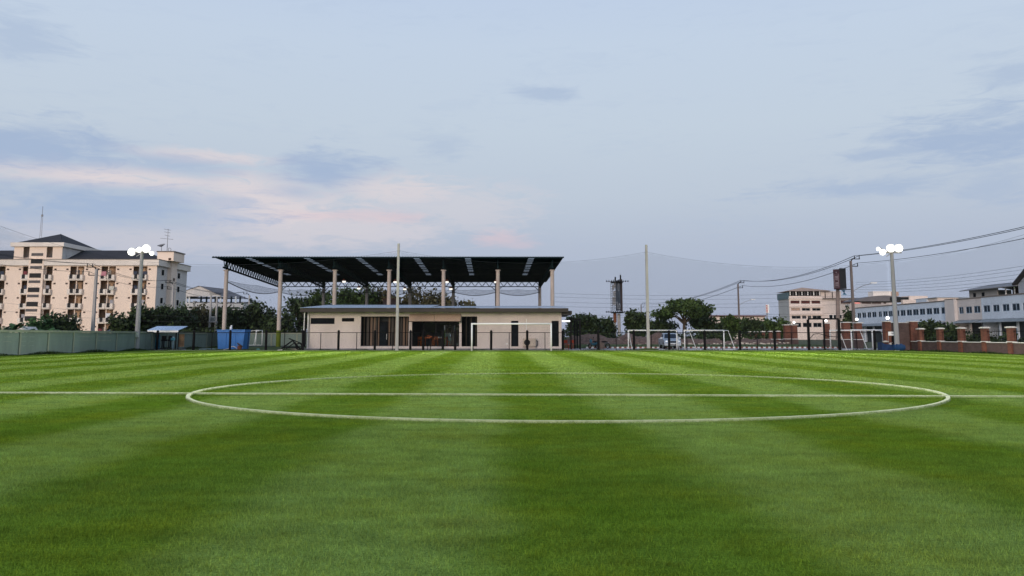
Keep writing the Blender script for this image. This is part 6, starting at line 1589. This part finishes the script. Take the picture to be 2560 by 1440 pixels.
tl = [
    ('round dark shrub tree before the apartment block above the green wall', 158, 787, 95, 42, LEAF_D, 3000, .22, 1),
    ('loose leafy shrub left of the round shrub before the apartment block', 105, 797, 92, 34, LEAF_F, 1800, .22, 2),
    ('dark bushy tree left of the left floodlight pole', 312, 782, 112, 38, LEAF_D, 2800, .26, 3),
    ('tall dark tree behind the left floodlight pole', 358, 768, 118, 42, LEAF_D, 3200, .28, 4),
    ('dark tree above the left end of the pale blue shelter', 405, 770, 122, 40, LEAF_D, 3200, .28, 5),
    ('dark tree above the right end of the pale blue shelter', 455, 765, 128, 42, LEAF_D, 3200, .3, 6),
    ('dark brownish tree behind the plain concrete pole', 500, 766, 134, 40, LEAF_B, 3200, .3, 7),
    ('dark tree behind the transformer', 548, 768, 140, 40, LEAF_D, 3200, .3, 8),
    ('dark tree behind the blue container', 595, 768, 145, 40, LEAF_D, 3200, .3, 9),
    ('taller rounded dark tree right of the blue container', 650, 756, 145, 38, LEAF_D, 3400, .3, 10),
    ('low dark tree behind the second court column', 700, 778, 140, 34, LEAF_D, 2600, .3, 11),
    ('loose leafy tree left of the clubhouse roof end', 748, 727, 148, 48, LEAF_D, 2600, .32, 12),
    ('green rounded tree seen between second and third court columns', 812, 722, 150, 52, LEAF_M, 3600, .34, 13),
    ('broad green tree seen under the middle of the court roof', 885, 718, 156, 55, LEAF_M, 3800, .34, 14),
    ('brownish tree seen left of the clubhouse net pole', 950, 716, 160, 52, LEAF_B, 3400, .34, 15),
    ('dry brown tree seen right of the clubhouse net pole', 1025, 720, 160, 52, LEAF_B, 3400, .34, 16),
    ('dry brown tree behind the fifth court column', 1090, 722, 158, 50, LEAF_B, 3400, .34, 17),
    ('low brown tree sloping away right of the fifth court column', 1145, 742, 158, 48, LEAF_B, 2800, .34, 18),
    ('rounded dark tree behind the pergola', 1462, 788, 150, 44, LEAF_D, 3400, .32, 19),
    ('dark tree between the pergola and the billboard tower', 1508, 797, 155, 36, LEAF_D, 2800, .32, 20),
    ('dark upright tree right of the billboard tower', 1598, 779, 165, 34, LEAF_D, 3000, .34, 21),
    ('dark low tree under the spreading tree, left side', 1655, 800, 150, 42, LEAF_D, 3000, .32, 22),
    ('dark low tree under the spreading tree, right side', 1760, 790, 148, 44, LEAF_D, 3200, .32, 23),
    ('green tree left of the sign pole', 1815, 793, 152, 36, LEAF_M, 2800, .32, 24),
    ('dark tree right of the sign pole', 1878, 793, 158, 36, LEAF_D, 2800, .32, 25),
    ('rounded green tree at the foot of the beige office block', 1930, 792, 160, 38, LEAF_M, 3000, .32, 26),
    ('small dark tree above the entrance piers', 2122, 772, 118, 20, LEAF_D, 1600, .24, 27),
    ('dark tree behind the brick wall right of the entrance wall', 2330, 800, 105, 26, LEAF_D, 2200, .24, 28),
    ('low dark shrub behind the middle of the brick wall', 2375, 812, 100, 26, LEAF_D, 1800, .24, 29),
]
for lab, px, pt, Y, hw, m_, n, sz, sd_ in tl: tree(lab, px, pt, Y, hw, m_, n, sz, sd_)
tree('wide spreading umbrella tree behind the spare goals', 1708, 744, 140, 84, LEAF_M, 6500, .26, 40, 'umbrella')
hedge = MB()
def hedge_mass(name, label, x0, x1, Y, h, n, m_, seed, cat='hedge'):
    blobs = [(x0 + (x1 - x0) * (i + .5) / 12, Y + (i % 3) * .4, h * .45, (x1 - x0) / 16, 1.2, h * .5 * (.75 + .25 * math.sin(i * 2.1))) for i in range(12)]
    v = crown_mesh(blobs, n, .2, seed, 20)
    nq = len(v) // 4; mb = MB(); mb.v = [tuple(map(float, p_)) for p_ in v]; mb.f = [(4 * i, 4 * i + 1, 4 * i + 2, 4 * i + 3) for i in range(nq)]
    solo(mb, name, m_, label, cat, kind='stuff')
hedge_mass('undergrowth', 'dark undergrowth in front of the trees on the left', -52, -24, 114, 3.2, 4200, LEAF_D, 61, 'undergrowth')
hedge_mass('undergrowth', 'dark undergrowth behind the rubble heap', 6, 42, 122, 2.6, 5200, LEAF_D, 62, 'undergrowth')
hedge_mass('undergrowth', 'dark undergrowth behind the clubhouse', -24, 6, 138, 4.5, 4200, LEAF_B, 63, 'undergrowth')
v_ = []
# hedge outside the right wall runs in depth
blobs = [(40.2, 50 + i * 2.4, .85, 1.0, 1.6, .8 + .12 * math.sin(i * 1.7)) for i in range(12)]
v = crown_mesh(blobs, 5200, .13, 71, 24); mb = MB(); mb.v = [tuple(map(float, p_)) for p_ in v]; mb.f = [(4 * i, 4 * i + 1, 4 * i + 2, 4 * i + 3) for i in range(len(v) // 4)]
solo(mb, 'hedge', LEAF_D, 'clipped dark hedge behind the right brick wall pillars', 'hedge', kind='stuff')
def banana(label, px, pytop, Y, n, seed):
    r = random.Random(seed); x = W(px, 820, Y).x; H_ = Zp(pytop, Y)
    t = thing('banana_plant', label, 'plant', (x, Y, 0), 'banana plants over the green wall')
    part(MB().cyl((x, Y, 0), (x, Y, H_ * .6), .16, .1, 8), 'stem', mat('banana_stem', (0.06, 0.09, 0.03)), t)
    for k in range(n):
        a = r.uniform(0, 6.28); up_ = r.uniform(.4, 1.0); Ln = H_ * .6 * r.uniform(.8, 1.15); w_ = .3
        pts = []
        for i in range(7):
            s_ = i / 6; pts.append(Vector((x + math.cos(a) * Ln * s_ * (1.1 - .6 * up_), Y + math.sin(a) * Ln * s_ * (1.1 - .6 * up_), H_ * .52 + Ln * up_ * s_ - Ln * .55 * s_ * s_)))
        q_ = Vector((-math.sin(a), math.cos(a), 0)); mb = MB()
        for i, p_ in enumerate(pts):
            ww = w_ * math.sin(math.pi * (.12 + .86 * i / 6)) ; mb.v += [tuple(p_ + q_ * ww + Vector((0, 0, -.06))), tuple(p_), tuple(p_ - q_ * ww + Vector((0, 0, -.06)))]
        for i in range(6):
            for j in (0, 1): mb.f.append((3 * i + j, 3 * i + j + 1, 3 * i + 4 + j, 3 * i + 3 + j))
        part(mb, 'leaf', LEAF_F, t)
banana('banana plant at the far left edge over the green wall', 8, 790, 84, 9, 1)
banana('tall banana plant second from the left edge', 34, 786, 86, 9, 2)
banana('low banana plant beside the round dark shrub', 122, 803, 80, 8, 3)
banana('low banana plant between the tall one and the shrub', 72, 805, 82, 8, 4)
c = W(55, 824, 88); hut = thing('garden_hut', 'small cream gabled hut roof peeking over the green wall', 'hut', (c.x, 88, 0))
part(MB().box(W(49, 825, 88).x, W(60, 825, 88).x, 88, 90, 0, Zp(823, 88)), 'wall', WHITE, hut)
part(MB().prism([(W(45, 825, 88).x, Zp(824, 88)), (W(66, 825, 88).x, Zp(824.5, 88)), (W(59, 825, 88).x, Zp(816.5, 88))], 87.8, 90.2), 'roof', CAPW, hut)
c = W(84, 818, 96); car = thing('parked_car', 'dark car roof showing over the green wall between the shrubs', 'car', (c.x, 96, 0))
x = c.x
part(MB().prism([(x - 2.1, .35), (x + 2.1, .35), (x + 2.15, .95), (x + 1.2, 1.1), (x - 2.0, 1.1)], 95.2, 96.8), 'body', mat('car_dark', (0.02, 0.03, 0.035), .3, .1, 1), car)
part(MB().prism([(x - 1.9, 1.1), (x + 1.1, 1.1), (x + .5, 1.75), (x - 1.5, 1.78)], 95.3, 96.7), 'cabin', PANEB, car)
part(MB().prism([(x - 1.5, 1.782), (x + .5, 1.752), (x + .3, 1.83), (x - 1.3, 1.86)], 95.35, 96.65), 'roof', mat('car_roof', (0.35, 0.38, 0.4), .3, .1, 1), car)
for dx in (-1.35, 1.35): part(MB().cyl((x + dx, 95.15, .33), (x + dx, 95.4, .33), .33, n=14), 'wheel', BLACK, car)
